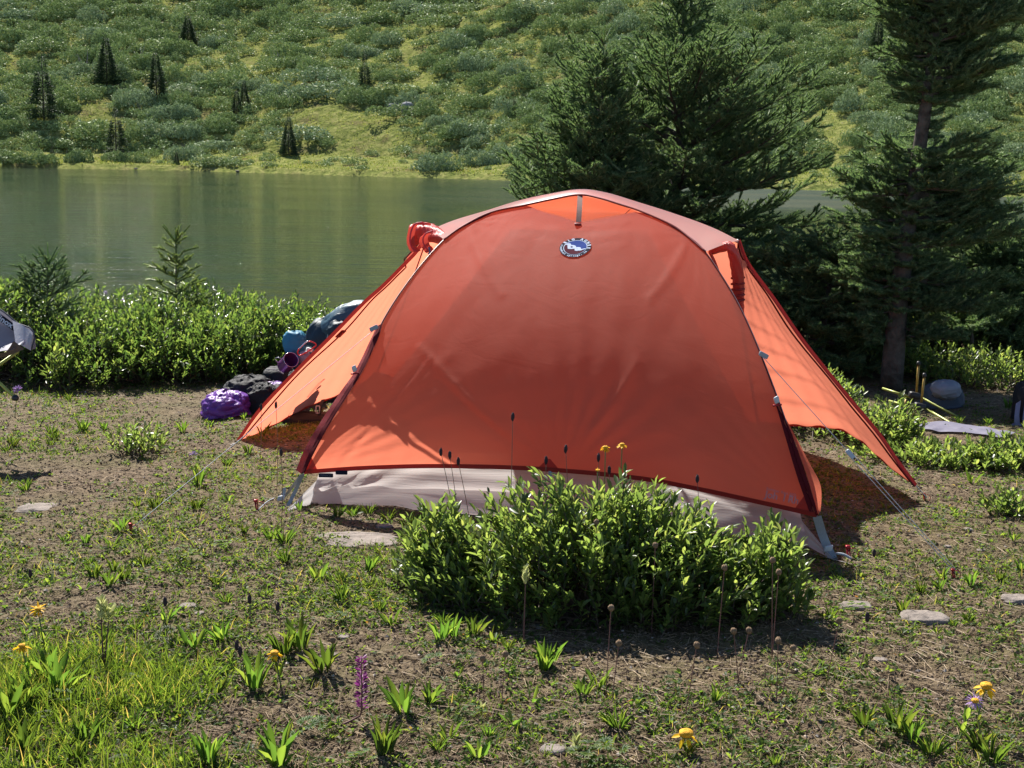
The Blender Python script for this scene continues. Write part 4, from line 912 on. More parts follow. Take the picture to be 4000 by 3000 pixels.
# camp chairs -----------------------------------------------------------------
chairg = fabric('chair_grey', (.24, .24, .31), (.30, .29, .36), .25, 0, (1, 1, 1), .6, .4, (7, 5, 1), .4)
chairl = fabric('chair_corner', (.50, .51, .58), (.5, .5, .55), .35, 0, (1, 1, 1), .5, .5, (7, 5, 1), .5)
polegreen = plain('pole_lime', (.30, .34, .075), .4, .25, .12, 50, bmp=0); hubm = plain('hub_black', (.014, .014, .016), .5, bmp=0)
cl_loc = P(-130, 1420, 5.35); cl_loc[2] = gz(cl_loc[0], cl_loc[1])
ch = wthing('camp_chair', 'grey sling camp chair cut by the left edge of the photo', 'chair', cl_loc)
Yc = 5.30
Aa, Bb, Cc_, Dd = P(-420, 1000, Yc+.1), P(-40, 1185, Yc), P(134, 1290, Yc-.02), P(124, 1368, Yc-.04)
rim = crom([P(-520, 990, Yc+.25), P(-200, 1085, Yc+.08), P(0, 1207, Yc), P(70, 1262, Yc-.01), P(118, 1280, Yc-.02), P(136, 1312, Yc-.03), P(124, 1367, Yc-.05)], 40)
low = crom([P(-560, 1400, Yc+.05), P(-260, 1420, Yc-.12), P(0, 1372, Yc-.16), P(50, 1366, Yc-.16), P(78, 1345, Yc-.12), P(100, 1350, Yc-.08), P(124, 1367, Yc-.05)], 40)
q = np.linspace(0, 1, 14)[:, None, None]; Gc = rim[None]*(1-q)+low[None]*q; Gc[..., 1] += .05*np.sin(q[..., 0]*np.pi)
meshobj('seat_sling', Gc.reshape(-1, 3), grid_faces(14, 40), chairg, ch, uv=grid_uv(14, 40))
cf = crom([P(52, 1250, Yc-.02), P(90, 1268, Yc-.02), P(130, 1296, Yc-.03)], 12); cg = crom([P(64, 1336, Yc-.10), P(95, 1352, Yc-.09), P(124, 1368, Yc-.06)], 12); q = np.linspace(0, 1, 8)[:, None, None]
Gx = cf[None]*(1-q)+cg[None]*q+np.array([0, -.010, 0]); meshobj('corner_pocket', Gx.reshape(-1, 3), grid_faces(8, 12), chairl, ch, uv=grid_uv(8, 12))
cf = crom([P(-60, 1372, Yc-.16), P(20, 1375, Yc-.17), P(58, 1330, Yc-.15)], 12); cg = crom([P(-50, 1400, Yc-.12), P(25, 1392, Yc-.12), P(100, 1362, Yc-.10)], 12); Gx = cf[None]*(1-q)+cg[None]*q+np.array([0, -.012, 0]); meshobj('hem_fold', Gx.reshape(-1, 3), grid_faces(8, 12), plain('chair_dark_hem', (.085, .080, .085), .8), ch)
mb = MB(); mb.tube(rim+np.array([0, -.004, 0]), .0030, 6); mb.build('rim_piping', plain('piping_dark', (.05, .055, .08), .6, bmp=0), ch)
mb = MB(); mb.ribbon(crom([P(-120, 1175, Yc-.01), P(0, 1241, Yc-.03), P(60, 1284, Yc-.035)], 10), np.array([.0005, -.003, .0165])*1.0); plq = mb.build('name_patch', blackm, ch)
v, f = text_mesh('helinox', .034, align='RIGHT', bold=.0008); slope = math.atan2(52, 66); a0 = P(50, 1274, Yc-.042); ex = P(50, 1274, Yc-.042)-P(-16, 1231, Yc-.038); ex /= np.linalg.norm(ex); ez = np.cross([0, 1, 0], -ex); ez = ez if ez[2] > 0 else -ez
sub('patch_lettering', a0+v[:, :1]*ex*1.0+v[:, 1:2]*ez*.95+np.array([0, -.003, 0]), f, whitem, plq, cl_loc, smooth=False)
for a, b in (((72, 1372, Yc-.08), (-240, 1590, Yc-.10)), ((-60, 1440, Yc-.15), (60, 1555, Yc-.25)), ((30, 1375, Yc), (-300, 1560, Yc+.2))):
    p0, p1 = P(*a), P(*b); p1[2] = max(p1[2], gz(p1[0], p1[1])+.005); mb = MB(); mb.tube([p0, p1], .0062, 8); mb.build('leg', polegreen, ch)
for a in ((-240, 1590, Yc-.10), (60, 1555, Yc-.25)):
    p1 = P(*a); p1[2] = max(p1[2], gz(p1[0], p1[1])+.008); v, f = lump(p1, (.013, .013, .012), 2, (12, 8), wr=0, fine=0); meshobj('foot', v, f, hubm, ch)
# right: second chair folded over, poles up in the air, its sling on the ground
c2 = P(3680, 1640, 6.25); c2[2] = gz(c2[0], c2[1]); ch2 = wthing('camp_chair', 'tipped-over camp chair with yellow-green poles in the shade at right', 'chair', c2)
for a, b in (((3447, 1517, 6.55), (3560, 1553, 6.45)), ((3600, 1553, 6.42), (3900, 1714, 6.2)), ((3472, 1566, 6.40), (3572, 1594, 6.30)), ((3606, 1590, 6.28), (3905, 1765, 5.98))):
    mb = MB(); mb.tube([P(*a), P(*b)], .0062, 8); mb.build('pole', polegreen, ch2)
py_ = plain('pole_amber', (.36, .24, .05), .4, .25, .12, 50, bmp=0)
for a, b in (((3588, 1428, 6.4), (3580, 1532, 6.4)), ((3611, 1472, 6.3), (3599, 1572, 6.3)), ((3572, 1600, 6.3), (3564, 1650, 6.3)), ((3540, 1560, 6.4), (3520, 1640, 6.4))):
    mb = MB(); mb.tube([P(*a), P(*b)], .0060, 8); mb.build('pole', py_, ch2)
for a in ((3588, 1418, 6.4), (3611, 1464, 6.3)):
    mb = MB(); c = P(*a); mb.tube([c+np.array([0, 0, -.012]), c, c+np.array([0, 0, .008])], [.009, .0095, .006], 10); mb.build('pole_cap', hubm, ch2)
for a in ((3572, 1545, 6.42), (3592, 1588, 6.28)):
    mb = MB(); mb.box(P(*a), (.026, 0, -.006), (0, .018, 0), (.003, 0, .016), .4); mb.build('hub', hubm, ch2)
rs = np.array([P(3560, 1668, 6.1), P(3700, 1672, 6.1), P(3850, 1700, 6.0), P(3960, 1775, 5.9)]); fs_ = np.array([P(3590, 1745, 5.95), P(3690, 1775, 5.9), P(3800, 1790, 5.85), P(3900, 1800, 5.8)])
r1, r2 = crom(rs, 40), crom(fs_, 40); q = np.linspace(0, 1, 20)[:, None, None]; Gs = r1[None]*(1-q)+r2[None]*q; uu, vv = np.meshgrid(np.linspace(0, 1, 40), np.linspace(0, 1, 20)); Gs[..., 2] += .022*np.sin(uu*9+vv*3)*np.sin(vv*np.pi)+.012*(fbm(uu*9, vv*6, 3)-.5); Gs[..., 2] = np.maximum(Gs[..., 2], gz(Gs[..., 0], Gs[..., 1])+.01)
meshobj('sling_cloth', Gs.reshape(-1, 3), grid_faces(20, 40), fabric('sling_lilac_grey', (.20, .19, .26), (.22, .2, .26), .2, 0, (1, 1, 1), .55, .5, (6, 6, 1)), ch2, uv=grid_uv(20, 40))
b2 = P(3675, 1590, 6.75); b2[2] = gz(b2[0], b2[1]); pk2 = wthing('backpack', 'blue-grey backpack with pale lid standing in tree shade behind the poles', 'backpack', b2)
v, f = lump(P(3678, 1600, 6.62), (.094, .09, .135), 91, wr=.08, fine=.05, power=3.2); v[:, 2] = np.maximum(v[:, 2], gz(v[:, 0], v[:, 1])+.004); meshobj('pack_body', v, f, nylon('pack_blue', (.055, .075, .105), .6, .6, 0), pk2)
v, f = lump(P(3694, 1522, 6.55), (.068, .07, .045), 93, wr=.12, fine=.07, power=2.3, flatb=False); meshobj('lid', v, f, nylon('lid_pale', (.26, .28, .33), .5, .6, .1), pk2)
v, f = lump(P(3640, 1533, 6.68), (.030, .03, .028), 95, wr=.1, fine=.06); meshobj('side_bag', v, f, nylon('side_green', (.02, .07, .06), .5, .5, 0), pk2)
v, f = lump(P(3660, 1660, 6.66), (.105, .10, .030), 96, wr=.1, fine=.06); v[:, 2] = np.maximum(v[:, 2], gz(v[:, 0], v[:, 1])+.004); meshobj('pack_base', v, f, nylon('pack_base_blue', (.06, .07, .10), .6, .5, 0), pk2)
b3 = P(3990, 1620, 6.2); b3[2] = gz(b3[0], b3[1]); pk3 = wthing('backpack', 'dark backpack with lilac-grey straps cut by the right edge', 'backpack', b3)
v, f = lump(P(4040, 1600, 6.25), (.090, .09, .135), 97, wr=.07, fine=.04, power=3.2); v[:, 2] = np.maximum(v[:, 2], gz(v[:, 0], v[:, 1])+.004); meshobj('pack_body', v, f, blackn, pk3)
mb = MB()
for p_ in ([P(3978, 1570, 6.15), P(3972, 1640, 6.13), P(3985, 1720, 6.14)], [P(4012, 1570, 6.14), P(4004, 1640, 6.12), P(4010, 1720, 6.14)], [P(3955, 1655, 6.14), P(4000, 1668, 6.12), P(4040, 1668, 6.12)]): mb.ribbon(crom(p_, 10), np.array([.011, 0, .008]))
mb.build('strap', plain('strap_lilac', (.16, .17, .27), .7), pk3)

# ------------------------------------------------------------------ rocks
def rock_mat(name, c):
    m, n, o = mat(name); cc = coord(n); a = noise(n, 22, 6, .7, cc); b = noise(n, 4, 4, .6, cc); vo = N(n, 'TexVoronoi'); vo.inputs['Scale'].default_value = 60; L(n, cc, vo.inputs['Vector'])
    r = ramp(n, a.outputs[0], [(.3, tuple(x*.45 for x in c)), (.48, tuple(x*.9 for x in c)), (.7, tuple(min(1, x*1.25) for x in c))]); p = N(n, 'BsdfPrincipled'); L(n, r.outputs[0], p.inputs['Base Color']); p.inputs['Roughness'].default_value = .9; p.inputs['Specular IOR Level'].default_value = .2
    L(n, bump(n, a.outputs[0], .9, .012).outputs[0], p.inputs['Normal']); L(n, p.outputs[0], o.inputs[0]); return m
rockm = rock_mat('rock_pale', (.235, .20, .175)); rockg = rock_mat('rock_grey', (.26, .26, .28))
def rock(c, r, seed, label, m=rockm, cat='rock', n=(56, 36), group=None, rough=.16, amp2=.08):
    g = np.array(c, float); th = np.linspace(0, 2*np.pi, n[0], endpoint=False); ph = np.linspace(-np.pi/2, np.pi/2, n[1]); T, Pp = np.meshgrid(th, ph)
    x, y, z = np.cos(Pp)*np.cos(T), np.cos(Pp)*np.sin(T), np.sin(Pp)
    k = 1+rough*2*(fbm(x*1.4+seed+3, y*1.4+z*1.7+3, seed, 3)-.5)+amp2*2*(fbm(x*5+seed, y*5+z*6, seed+2, 3)-.5); k = k*(1/np.maximum(np.maximum(np.abs(x), np.abs(y)), np.abs(z)*1.0))**.35
    V = np.stack([g[0]+x*k*r[0], g[1]+y*k*r[1], g[2]+z*k*r[2]], -1).reshape(-1, 3); i = np.arange(n[1]-1)[:, None]*n[0]+np.arange(n[0])[None]; j = np.arange(n[1]-1)[:, None]*n[0]+(np.arange(n[0])+1)[None] % n[0]
    o = bpy.data.objects.new('rock', None); bpy.data.objects.remove(o)
    o = meshobj('rock', V-g, np.stack([i.ravel(), j.ravel(), (j+n[0]).ravel(), (i+n[0]).ravel()], 1), m); o.location = Vector([float(a) for a in g]); tag(o, label, cat, group); return o
rock(G(3608, 2430), (.068, .050, .026), 3, 'pale flat-topped rock on the ground right of the near willow bush')
rock(G(3345, 2372), (.045, .030, .014), 5, 'low half-buried pale rock left of the flat-topped rock')
rock(G(1385, 2108, -.004), (.145, .095, .013), 8, 'broad flat pale rock slab in front of the grey tent wall')
rock(G(160, 1985, -.004), (.085, .06, .013), 11, 'low grey-pink rock in the grass at the left')
rock(G(3970, 2345), (.040, .035, .014), 13, 'small pale rock at the right edge of the photo')
rock(G(1500, 1560+500), (.030, .02, .010), 17, 'fist-sized pale rock near the slab, towards the tent')
r_ = np.random.default_rng(5); k_ = 0
for px, py in [(1290, 2565), (735, 2175+195), (2110, 2450), (1340, 2490), (780, 2395), (3440, 2580), (3780, 2070), (3830, 2150), (3700, 2135), (2160, 2930)]:
    s = r_.uniform(.010, .022); rock(G(px, py), (s*1.2, s, s*.42), 20+k_, 'small pale loose stone lying on the open soil', rockm, 'stone', (18, 12), 'small stones on the soil'); k_ += 1
# ------------------------------------------------------------------ far hillside growth
def hill_bush_mesh(seed, nf=2600, ls=.50):
    """a willow clump about one unit in radius: several merged low domes, ragged on top"""
    r = np.random.default_rng(seed); m = r.integers(4, 8); cx = r.uniform(-.85, .85, m); cy = r.uniform(-.45, .45, m); cr = r.uniform(.30, .58, m); ch_ = r.uniform(.45, 1.05, m); cx[0] = cy[0] = 0; cr[0] = .6
    w = cr**2/np.sum(cr**2); k = r.choice(m, nf, p=w); n = nf; th = r.uniform(0, 2*np.pi, n); q = np.sqrt(r.uniform(0, 1, n)); edge = .75+.5*vnoise(np.cos(th)*2.5+seed+k*3, np.sin(th)*2.5, seed)
    x = cx[k]+q*np.cos(th)*edge*cr[k]; y = cy[k]+q*np.sin(th)*edge*cr[k]; dome = (1-q**4.5*.85)*ch_[k]*(.6+.8*fbm(x*4+seed, y*4, seed, 3))
    z = dome*np.where(r.uniform(size=n) < .75, r.uniform(.88, 1.04, n), r.uniform(.02, .9, n)); sd_ = r.uniform(size=n) < .30; qq = np.where(sd_, r.uniform(.82, 1.0, n), q); x = np.where(sd_, cx[k]+qq*np.cos(th)*edge*cr[k], x); y = np.where(sd_, cy[k]+qq*np.sin(th)*edge*cr[k], y); z = np.where(sd_, r.uniform(.0, .8, n)*ch_[k]*.8, z)
    d = np.stack([np.cos(th)*q*.6, np.sin(th)*q*.6, np.full(n, 1.0)], 1)+r.normal(size=(n, 3))*.5
    sz = r.uniform(.10, .22, n)*ls
    v, f = leaves(np.stack([x, y, np.maximum(z, .02)], 1)-d*.05, d, sz*1.5, sz*.62, r.uniform(0, 3.1, n), LEAF5, LEAF5F)
    return v, f
bushes = []
for i in range(7):
    v, f = hill_bush_mesh(100+i)
    for mm in ('hillwil', 'hillwil_g'):
        o = meshobj('foliage', v, f, M[mm], None); bushes.append(o.data); bpy.data.objects.remove(o)
def in_clear(px, py):
    """how open the meadow is at that spot of the hillside, 0 bushes .. 1 open"""
    c = 0.0
    for (x0, y0, rx, ry, w) in ((1330, 480, 330, 120, .95), (1180, 600, 500, 45, .85), (520, 330, 260, 60, .45), (790, 300, 75, 75, .6), (730, 80, 70, 110, .75), (820, 180, 60, 90, .6), (1600, 235, 80, 80, .9), (1640, 340, 60, 90, .9), (1150, 370, 120, 80, .7),
                                (1450, 560, 230, 90, .9), (1820, 610, 160, 50, .95), (3270, 500, 110, 190, 1.0), (3150, 310, 70, 40, .8), (200, 610, 900, 14, .9), (2000, 645, 2200, 16, .6), (420, 445, 240, 45, .6), (1980, 185, 26, 60, .7), (1010, 260, 45, 120, .55), (3900, 680, 200, 60, .8)):
        c = max(c, w*math.exp(-(((px-x0)/rx)**2+((py-y0)/ry)**2)**1.5))
    if py < 200 or px > 1900: c *= .9
    return c
r = np.random.default_rng(12); placed = []
pa = np.zeros((16000, 3)); pn = 0
def try_bush(px, py, rad):
    q = pa[:pn]; return not np.any((np.abs(q[:, 0]-px) < (q[:, 2]+rad)*.68) & (np.abs(q[:, 1]-py) < (q[:, 2]+rad)*.24))
cands = []
for k in range(16000):
    px = r.uniform(-150, 4150); py = r.uniform(-140, 705); 
    if r.uniform() < in_clear(px, py)*1.25: continue
    base_r = r.choice([24, 36, 52, 76, 104], p=[.22, .30, .26, .16, .06])
    if py > 560: base_r *= .72
    if py > 640 and r.uniform() < .5: continue
    if px > 2700: base_r *= 1.15
    if not try_bush(px, py, base_r): continue
    if r.uniform() < .45*(fbm(np.array([px/170.]), np.array([py/60.]), 91, 3)[0] > .54): continue
    h = H(px, py)
    if h is None or h[1]-shore_y(h[0]) < 1.2: continue
    pa[pn] = (px, py, base_r); pn += 1; cands.append((px, py, base_r, h))
cands.sort(key=lambda c: -c[2])
def bush_scale(px, py, br, h):
    dist = h[1]; rr = br/F*dist*1.25; return rr
indiv = [c for c in cands if -60 < c[0] < 4060 and c[1] > -20][:290]
ids = set(id(c) for c in indiv); rest = [c for c in cands if id(c) not in ids]
for k, (px, py, br, h) in enumerate(indiv):
    s = bush_scale(px, py, br, h); g = r.uniform() < .38; me = bushes[(k % 7)*2+(1 if g else 0)]
    o = bpy.data.objects.new('hill_willow', me); C.objects.link(o); o.location = Vector([h[0], h[1], float(hz(h[0], h[1]))-.08*s]); o.rotation_euler = (0, 0, r.uniform(0, 6.28))
    zz = r.uniform(.72, 1.05)*(1.0 if br < 60 else .62); o.scale = (s*r.uniform(1.0, 1.45), s*r.uniform(.75, 1.05), s*zz)
    o.rotation_euler = (0, 0, r.uniform(-.5, .5)+(math.pi if r.uniform() < .5 else 0))
    if g: tag(o, 'grey-green rounded willow clump on the hillside across the lake', 'shrub', 'grey-green willow clumps on the far hillside')
    else: tag(o, 'mid-green rounded willow clump on the hillside across the lake', 'shrub', 'green willow clumps on the far hillside')
print('hill bushes', len(indiv), len(rest))
# the rest, and what lies just outside the frame, as one thicket
vs = []; 
extra = []
for k in range(1500):
    x = r.uniform(-95, 95); y = shore_y(x)+r.uniform(2, 120); q = proj(np.array([x, y, float(hz(x, y))]))
    inside = -150 < q[0] < 4150 and q[1] > -140
    if inside and (in_clear(q[0], q[1]) > .2 or r.uniform() < .72): continue
    extra.append((x, y, r.uniform(.6, 1.8)*(.55 if inside else 1.3)))
for px, py, br, h in rest: extra.append((h[0], h[1], bush_scale(px, py, br, h)))
parts = []; base_v = [hill_bush_mesh(300+i, 420, .85) for i in range(5)]
for k, (x, y, s) in enumerate(extra):
    v, f = base_v[k % 5]; a = r.uniform(0, 6.28); c_, s_ = math.cos(a), math.sin(a)
    w = np.stack([(v[:, 0]*c_-v[:, 1]*s_)*s*1.15+x, (v[:, 0]*s_+v[:, 1]*c_)*s+y, v[:, 2]*s*.68+float(hz(x, y))-.05*s], 1); parts.append((w, f))
v, f = join(parts); stuff(meshobj('hill_thicket', v, f, M['hillwil']), 'dense low willow thicket filling the gaps on the far hillside', 'thicket')
# meadow tufts over the open slope
n = 190000; px = r.uniform(-72, 72, n); py = shore_y(px)+.6+r.uniform(0, 1, n)**1.15*78
zz = hz(px, py); pos = np.stack([px, py, zz-.02], 1); keep = fbm(px*.35, py*.35, 77, 3)+r.uniform(-.15, .15, n) > .40; pos = pos[keep]; n = len(pos)
d = np.stack([r.normal(size=n)*.5, r.normal(size=n)*.5, np.ones(n)], 1); sz = r.uniform(.06, .20, n)
v, f = leaves(pos, d, sz, sz*.55, r.uniform(0, 3.1, n), LEAF5, LEAF5F); stuff(meshobj('meadow_plants', v, f, M['meadow']), 'yellow-green knee-high meadow plants covering the open far slope', 'meadow plants')

def hill_conifer(seed, n=3600, gaps=0):
    r = np.random.default_rng(seed); q = 1-np.sqrt(r.uniform(0, 1, n)); z = .04+q*.95; wl = 14+seed % 4
    lay = .62+.38*np.abs(np.sin(z*wl*np.pi+seed)); rad = .235*(1-q)**.8*lay+.012; th = r.uniform(0, 6.28, n); side = .75+.5*vnoise(np.cos(th)*1.5+seed, z*7, seed)
    rr = rad*np.sqrt(r.uniform(.15, 1, n))*side; pos = np.stack([rr*np.cos(th), rr*np.sin(th), z-.15*rr], 1)
    if gaps: keep = vnoise(z*9, np.cos(th)*1.2, seed+3) > .32; pos = pos[keep]; th = th[keep]
    n = len(pos); d = np.stack([np.cos(th), np.sin(th), r.uniform(-.3, .45, n)], 1); v, f = leaves(pos, d, r.uniform(.020, .05, n), r.uniform(.010, .02, n), r.uniform(0, 3.1, n), LEAF5, LEAF5F)
    return v, f
cm = [hill_conifer(401, 6500), hill_conifer(402, 6000, 1), hill_conifer(403, 6500), hill_conifer(404, 5000, 1)]
cmesh = []
for i, (v, f) in enumerate(cm): o = meshobj('crown', v, f, M['hillcon'], None, smooth=False); cmesh.append(o.data); bpy.data.objects.remove(o)
mb = MB(); mb.tube([(0, 0, -.05), (0, 0, .5), (0, 0, 1.03)], [.017, .011, .002], 6); o = mb.build('trunk', M['trunk']); tmesh = o.data; bpy.data.objects.remove(o)
for px, pb_, ptop, kind, w, lab in ((172, 465, 225, 1, 1.25, 'dark gappy conifer nearest the left edge on the far hillside'), (418, 330, 150, 2, 1.3, 'dark conifer among willows, upper left of the far hillside'), (455, 615, 425, 1, 1.25, 'slim conifer with bare middle near the far shore at left'),
        (612, 390, 205, 0, 1.15, 'dark conifer in the open patch at centre-left of the far hillside'), (735, 170, 62, 2, 1.6, 'small dark conifer high up above the open strip'), (925, 455, 355, 0, 1.3, 'lower of two dark conifers standing close on the slope'), (955, 420, 318, 2, 1.1, 'upper of two dark conifers standing close on the slope'),
        (1128, 605, 458, 2, 1.15, 'dark pointed spruce standing alone in the meadow above the far shore'), (1425, 330, 195, 3, .9, 'thin conifer rising out of a large willow clump'), (3425, 225, 70, 0, 1.15, 'dark pointed conifer left of the tall right-hand spruce, high on the slope'), (3960, 270, 215, 2, .9, 'tiny dark conifer on the slope beyond the right-hand trees'),
        (2010, 445, 385, 3, 1.2, 'short dark conifer in the willows left of the central spruces'), (205, 612, 560, 3, 1.0, 'stunted conifer low by the far shore at left'), (262, 615, 575, 1, .9, 'second stunted conifer low by the far shore at left'), (690, 640, 590, 2, 1.2, 'knee-high dark conifer just above the far waterline'), (3085, 300, 205, 3, .9, 'grey half-dead conifer on the slope right of the central spruces')):
    h = H(px, pb_)
    if h is None: continue
    ht = (pb_-ptop)/F*h[1]*1.02; t = thing('conifer', lab, 'tree', (h[0], h[1], float(hz(h[0], h[1]))-.05), r.uniform(0, 6.28), 'dark conifers on the far hillside'); t.scale = (ht*w*.85, ht*w*.85, ht)
    for nm, me in (('trunk', tmesh), ('crown', cmesh[kind])): o = bpy.data.objects.new(nm, me); C.objects.link(o); o.parent = t
# weathered snags, boulders, shore stones
greyw = plain('dead_wood', (.22, .19, .18), .9, var=.3, scale=3)
for k, (px, pb_, pt_, lab) in enumerate(((545, 240, 180, 'bare crooked grey snag in the clearing of the far slope'), (325, 280, 200, 'dead grey snag beside the dark upper conifer'), (1085, 245, 190, 'forked grey dead shrub among willows on the far slope'), (545, 430, 395, 'low bleached dead brush right of the gappy conifer'), (718, 580, 555, 'small leaning dead stump near the far shore'), (3815, 150, 85, 'weathered grey snag right of the tall right-hand spruce'), (3880, 230, 195, 'spread grey deadwood on the slope at far right'))):
    h = H(px, pb_); s = (pb_-pt_)/F*h[1]; b = np.array([h[0], h[1], float(hz(h[0], h[1]))]); mb = MB()
    for j in range(4):
        a = j*1.6+k; e = b+np.array([math.cos(a)*.35*s, .2*s*math.sin(a), s*(1-.18*j)]); mb.tube(crom([b+np.array([.02*j*s, 0, -.1]), b*.5+e*.5+np.array([.10*s*math.sin(k+j), 0, 0]), e], 8), np.linspace(.045*s, .008*s, 8), 6)
    o = mb.build('snag', greyw); o.data.transform(Matrix.Translation(Vector(-b))); o.location = Vector(b); tag(o, lab, 'dead tree')
for px, py, s, sd, lab in ((1590, 432, .62, 3, 'large grey boulder on the far slope, taller of the pair'), (1538, 428, .60, 6, 'lower grey boulder left of the taller one on the far slope'), (1612, 446, .32, 9, 'small grey boulder leaning against the taller one'), (868, 108, .4, 12, 'pale lichened rock high on the open strip')):
    h = H(px, py); rock(np.array([h[0], h[1], float(hz(h[0], h[1]))+s*.30]), (s*.9, s*.7, s*(.95 if sd == 3 else .6)), sd, lab, rockg, 'boulder')
k = 0
for px in (535, 930):
    h = H(px, float(np.interp(px, [a for a, b in shore_px], [b for a, b in shore_px]))-5)
    if h is None: continue
    rock(np.array([h[0], h[1]-.3, WATER+.1]), (.16, .10, .07), 50+k, 'pale stone at the waterline of the far shore', rockm, 'stone', (18, 12), 'pale stones along the far waterline'); k += 1

# ------------------------------------------------------------------ near willows
wl = M['willow']; wf = M['willow_far']
def XY(px, Y): return (float(P(px, 1400, Y)[0]), Y)
nb = G(2390, 2290)
willow('willow_bush', 'low bright-leaved willow bush in front of the tent', (nb[0]-.02, 3.50), .49, .25, .34, 800, .037, wl, 1, npl=12, lw=.36)
willow('willow_bush', 'small willow sprig joining the left end of the bush before the tent', (float(P(1720, 2200, 3.64)[0]), 3.62), .14, .14, .26, 110, .038, wl, 2, npl=12, lw=.38)
willow('willow_bush', 'low right-hand end of the willow bush before the tent, by the grey corner straps', (float(P(2990, 2200, 3.5)[0]), 3.46), .13, .15, .28, 110, .038, wl, 3, npl=12, lw=.38)
wg = 'lakeside willow bushes behind the camp at left'
for i, (px, Y0, rx, ry, h, n, lab) in enumerate(((-60, 7.4, .62, .5, .62, 420, 'leafy willow bush at the left edge behind the grey chair'), (300, 7.35, .50, .45, .47, 400, 'willow bush under the small dark spruce at left'), (600, 7.45, .50, .45, .50, 430, 'tall-centred willow bush below the pale young spruce'),
        (900, 7.55, .48, .45, .48, 430, 'willow bush between the pale young spruce and the gear pile'), (1160, 7.7, .42, .42, .44, 330, 'airy willow bush just behind the gear pile'), (420, 8.2, .8, .45, .52, 420, 'back row willow bush left of the pale young spruce'), (880, 8.3, .8, .45, .50, 420, 'back row willow bush right of the pale young spruce, at the water'), (1400, 8.4, .6, .4, .40, 260, 'willow bush at the water hidden mostly by the tent'), (1800, 8.4, .6, .4, .40, 180, 'low willow bush behind the tent'))):
    willow('willow_bush', lab, XY(px, Y0-.35), rx, ry, h*.82, int(n*1.2), .036, wf, 20+i, npl=11, tw=1.3, lw=.38)
willow('willow_sprout', 'isolated upright willow sprout before the shaded bushes at left', XY(235, 6.6), .10, .08, .26, 26, .042, wl, 40, npl=10)
willow('willow_sprout', 'low grey-green sprout on bare soil left of the purple bag', XY(520, 5.25), .13, .12, .16, 40, .032, wl, 41, npl=9)
for i, (px, Y0, rx, ry, h, n, lab) in enumerate(((3180, 6.0, .33, .28, .24, 190, 'low willow bush under the raised edge of the right vestibule'), (3470, 5.75, .26, .20, .19, 110, 'low willow bush beyond the tip of the right vestibule'), (3760, 5.35, .34, .20, .10, 130, 'ground-hugging willow in front of the tipped chair'), (4010, 5.3, .22, .2, .15, 90, 'low willow at the right edge before the dark backpack'), (2950, 6.6, .5, .3, .25, 160, 'low willow bush right behind the tent'), (3990, 4.55, .10, .10, .13, 30, 'sunlit leafy sprig at the right edge in the open'),
        (3250, 8.4, .8, .5, .44, 330, 'willow bush in the shade between the spruce trunks'), (3700, 8.3, .8, .5, .46, 420, 'sun-dappled willow bush beyond the tall spruce trunk'), (4100, 8.4, .7, .5, .5, 300, 'willow bush at the water at far right'), (3560, 7.6, .42, .2, .20, 170, 'low shaded willow beside the foot of the tall spruce'), (3900, 7.3, .45, .3, .22, 210, 'low shaded willow behind the blue-grey backpack'))):
    willow('willow_bush', lab, XY(px, Y0), rx, ry, h, n, .034 if Y0 < 8 else .042, wl if Y0 < 8 else wf, 60+i, npl=10, tw=1.2, lw=.42)

# ------------------------------------------------------------------ spruces
def hump(f, pts): return float(np.interp(f, [p[0] for p in pts], [p[1] for p in pts]))
Y0 = 8.9; h0 = float(P(2630, -70, Y0)[2]-gz(*XY(2600, Y0)))
spruce('spruce', 'broad central spruce with the tallest leader, right behind the tent', XY(2600, Y0)[0], Y0, h0, 1.02, 5, M['needle'], (.05, 0), lambda f: hump(f, [(0, .9), (.25, 1.02), (.45, 1.0), (.62, .80), (.74, .45), (.80, .24), (.88, .20), (.95, .13), (1, .05)]), .045, .14, 8, .065, 62, .13, .12, .34, dens=.85)
Y0 = 8.3; h0 = float(P(2338, 150, Y0)[2]-gz(*XY(2330, Y0)))
spruce('spruce', 'smaller spruce with long bare leader at the left of the central pair', XY(2330, Y0)[0], Y0, h0, .72, 6, M['needle'], (.0, 0), lambda f: hump(f, [(0, .9), (.3, 1.0), (.5, .82), (.75, .42), (.9, .16), (1, .05)]), .03, .13, 8, .065, 62, .12, .12, .38, leader=.24, dens=1.0, az_keep=lambda a, f: 1.0 if math.cos(a) < .3 else .75)
# tall tree at right: trunk leaning a little, foliage in storeys with gaps
Y0 = 7.1; bx = float(G(3480, 1525)[0]); h0 = 2.75
spruce('tall_spruce', 'tall dark spruce at right with gaps showing its bare trunk', bx, Y0, h0, .60, 9, M['needle'], (.16, .05), lambda f: hump(f, [(0, .2), (.11, .4), (.16, .85), (.28, 1.0), (.40, .92), (.455, .62), (.475, .16), (.53, .12), (.55, .45), (.60, .78), (.65, .60), (.70, .88), (.85, .85), (1, .3)]), .060, .085, 9, .055, 60, .11, .28, .12, droop=.12, dens=1.25, az_keep=lambda a, f: (.62+.38*sstep(-.3, .5, math.cos(a)))*(.25 if math.sin(a) < -.50 else 1))
Y0 = 7.75; h0 = float(P(3320, 930, Y0)[2]-gz(*XY(3230, Y0)))
spruce('spruce', 'low dark spruce between the tent and the tall spruce', XY(3200, Y0)[0], Y0, h0, .62, 11, M['needle'], (.05, 0), lambda f: hump(f, [(0, .9), (.4, 1.0), (.8, .7), (1, .2)]), .03, .11, 8, .065, 62, .12, .10, .15, dens=1.1)
Y0 = 8.3; h0 = float(P(3930, 930, Y0)[2]-gz(*XY(3960, Y0)))
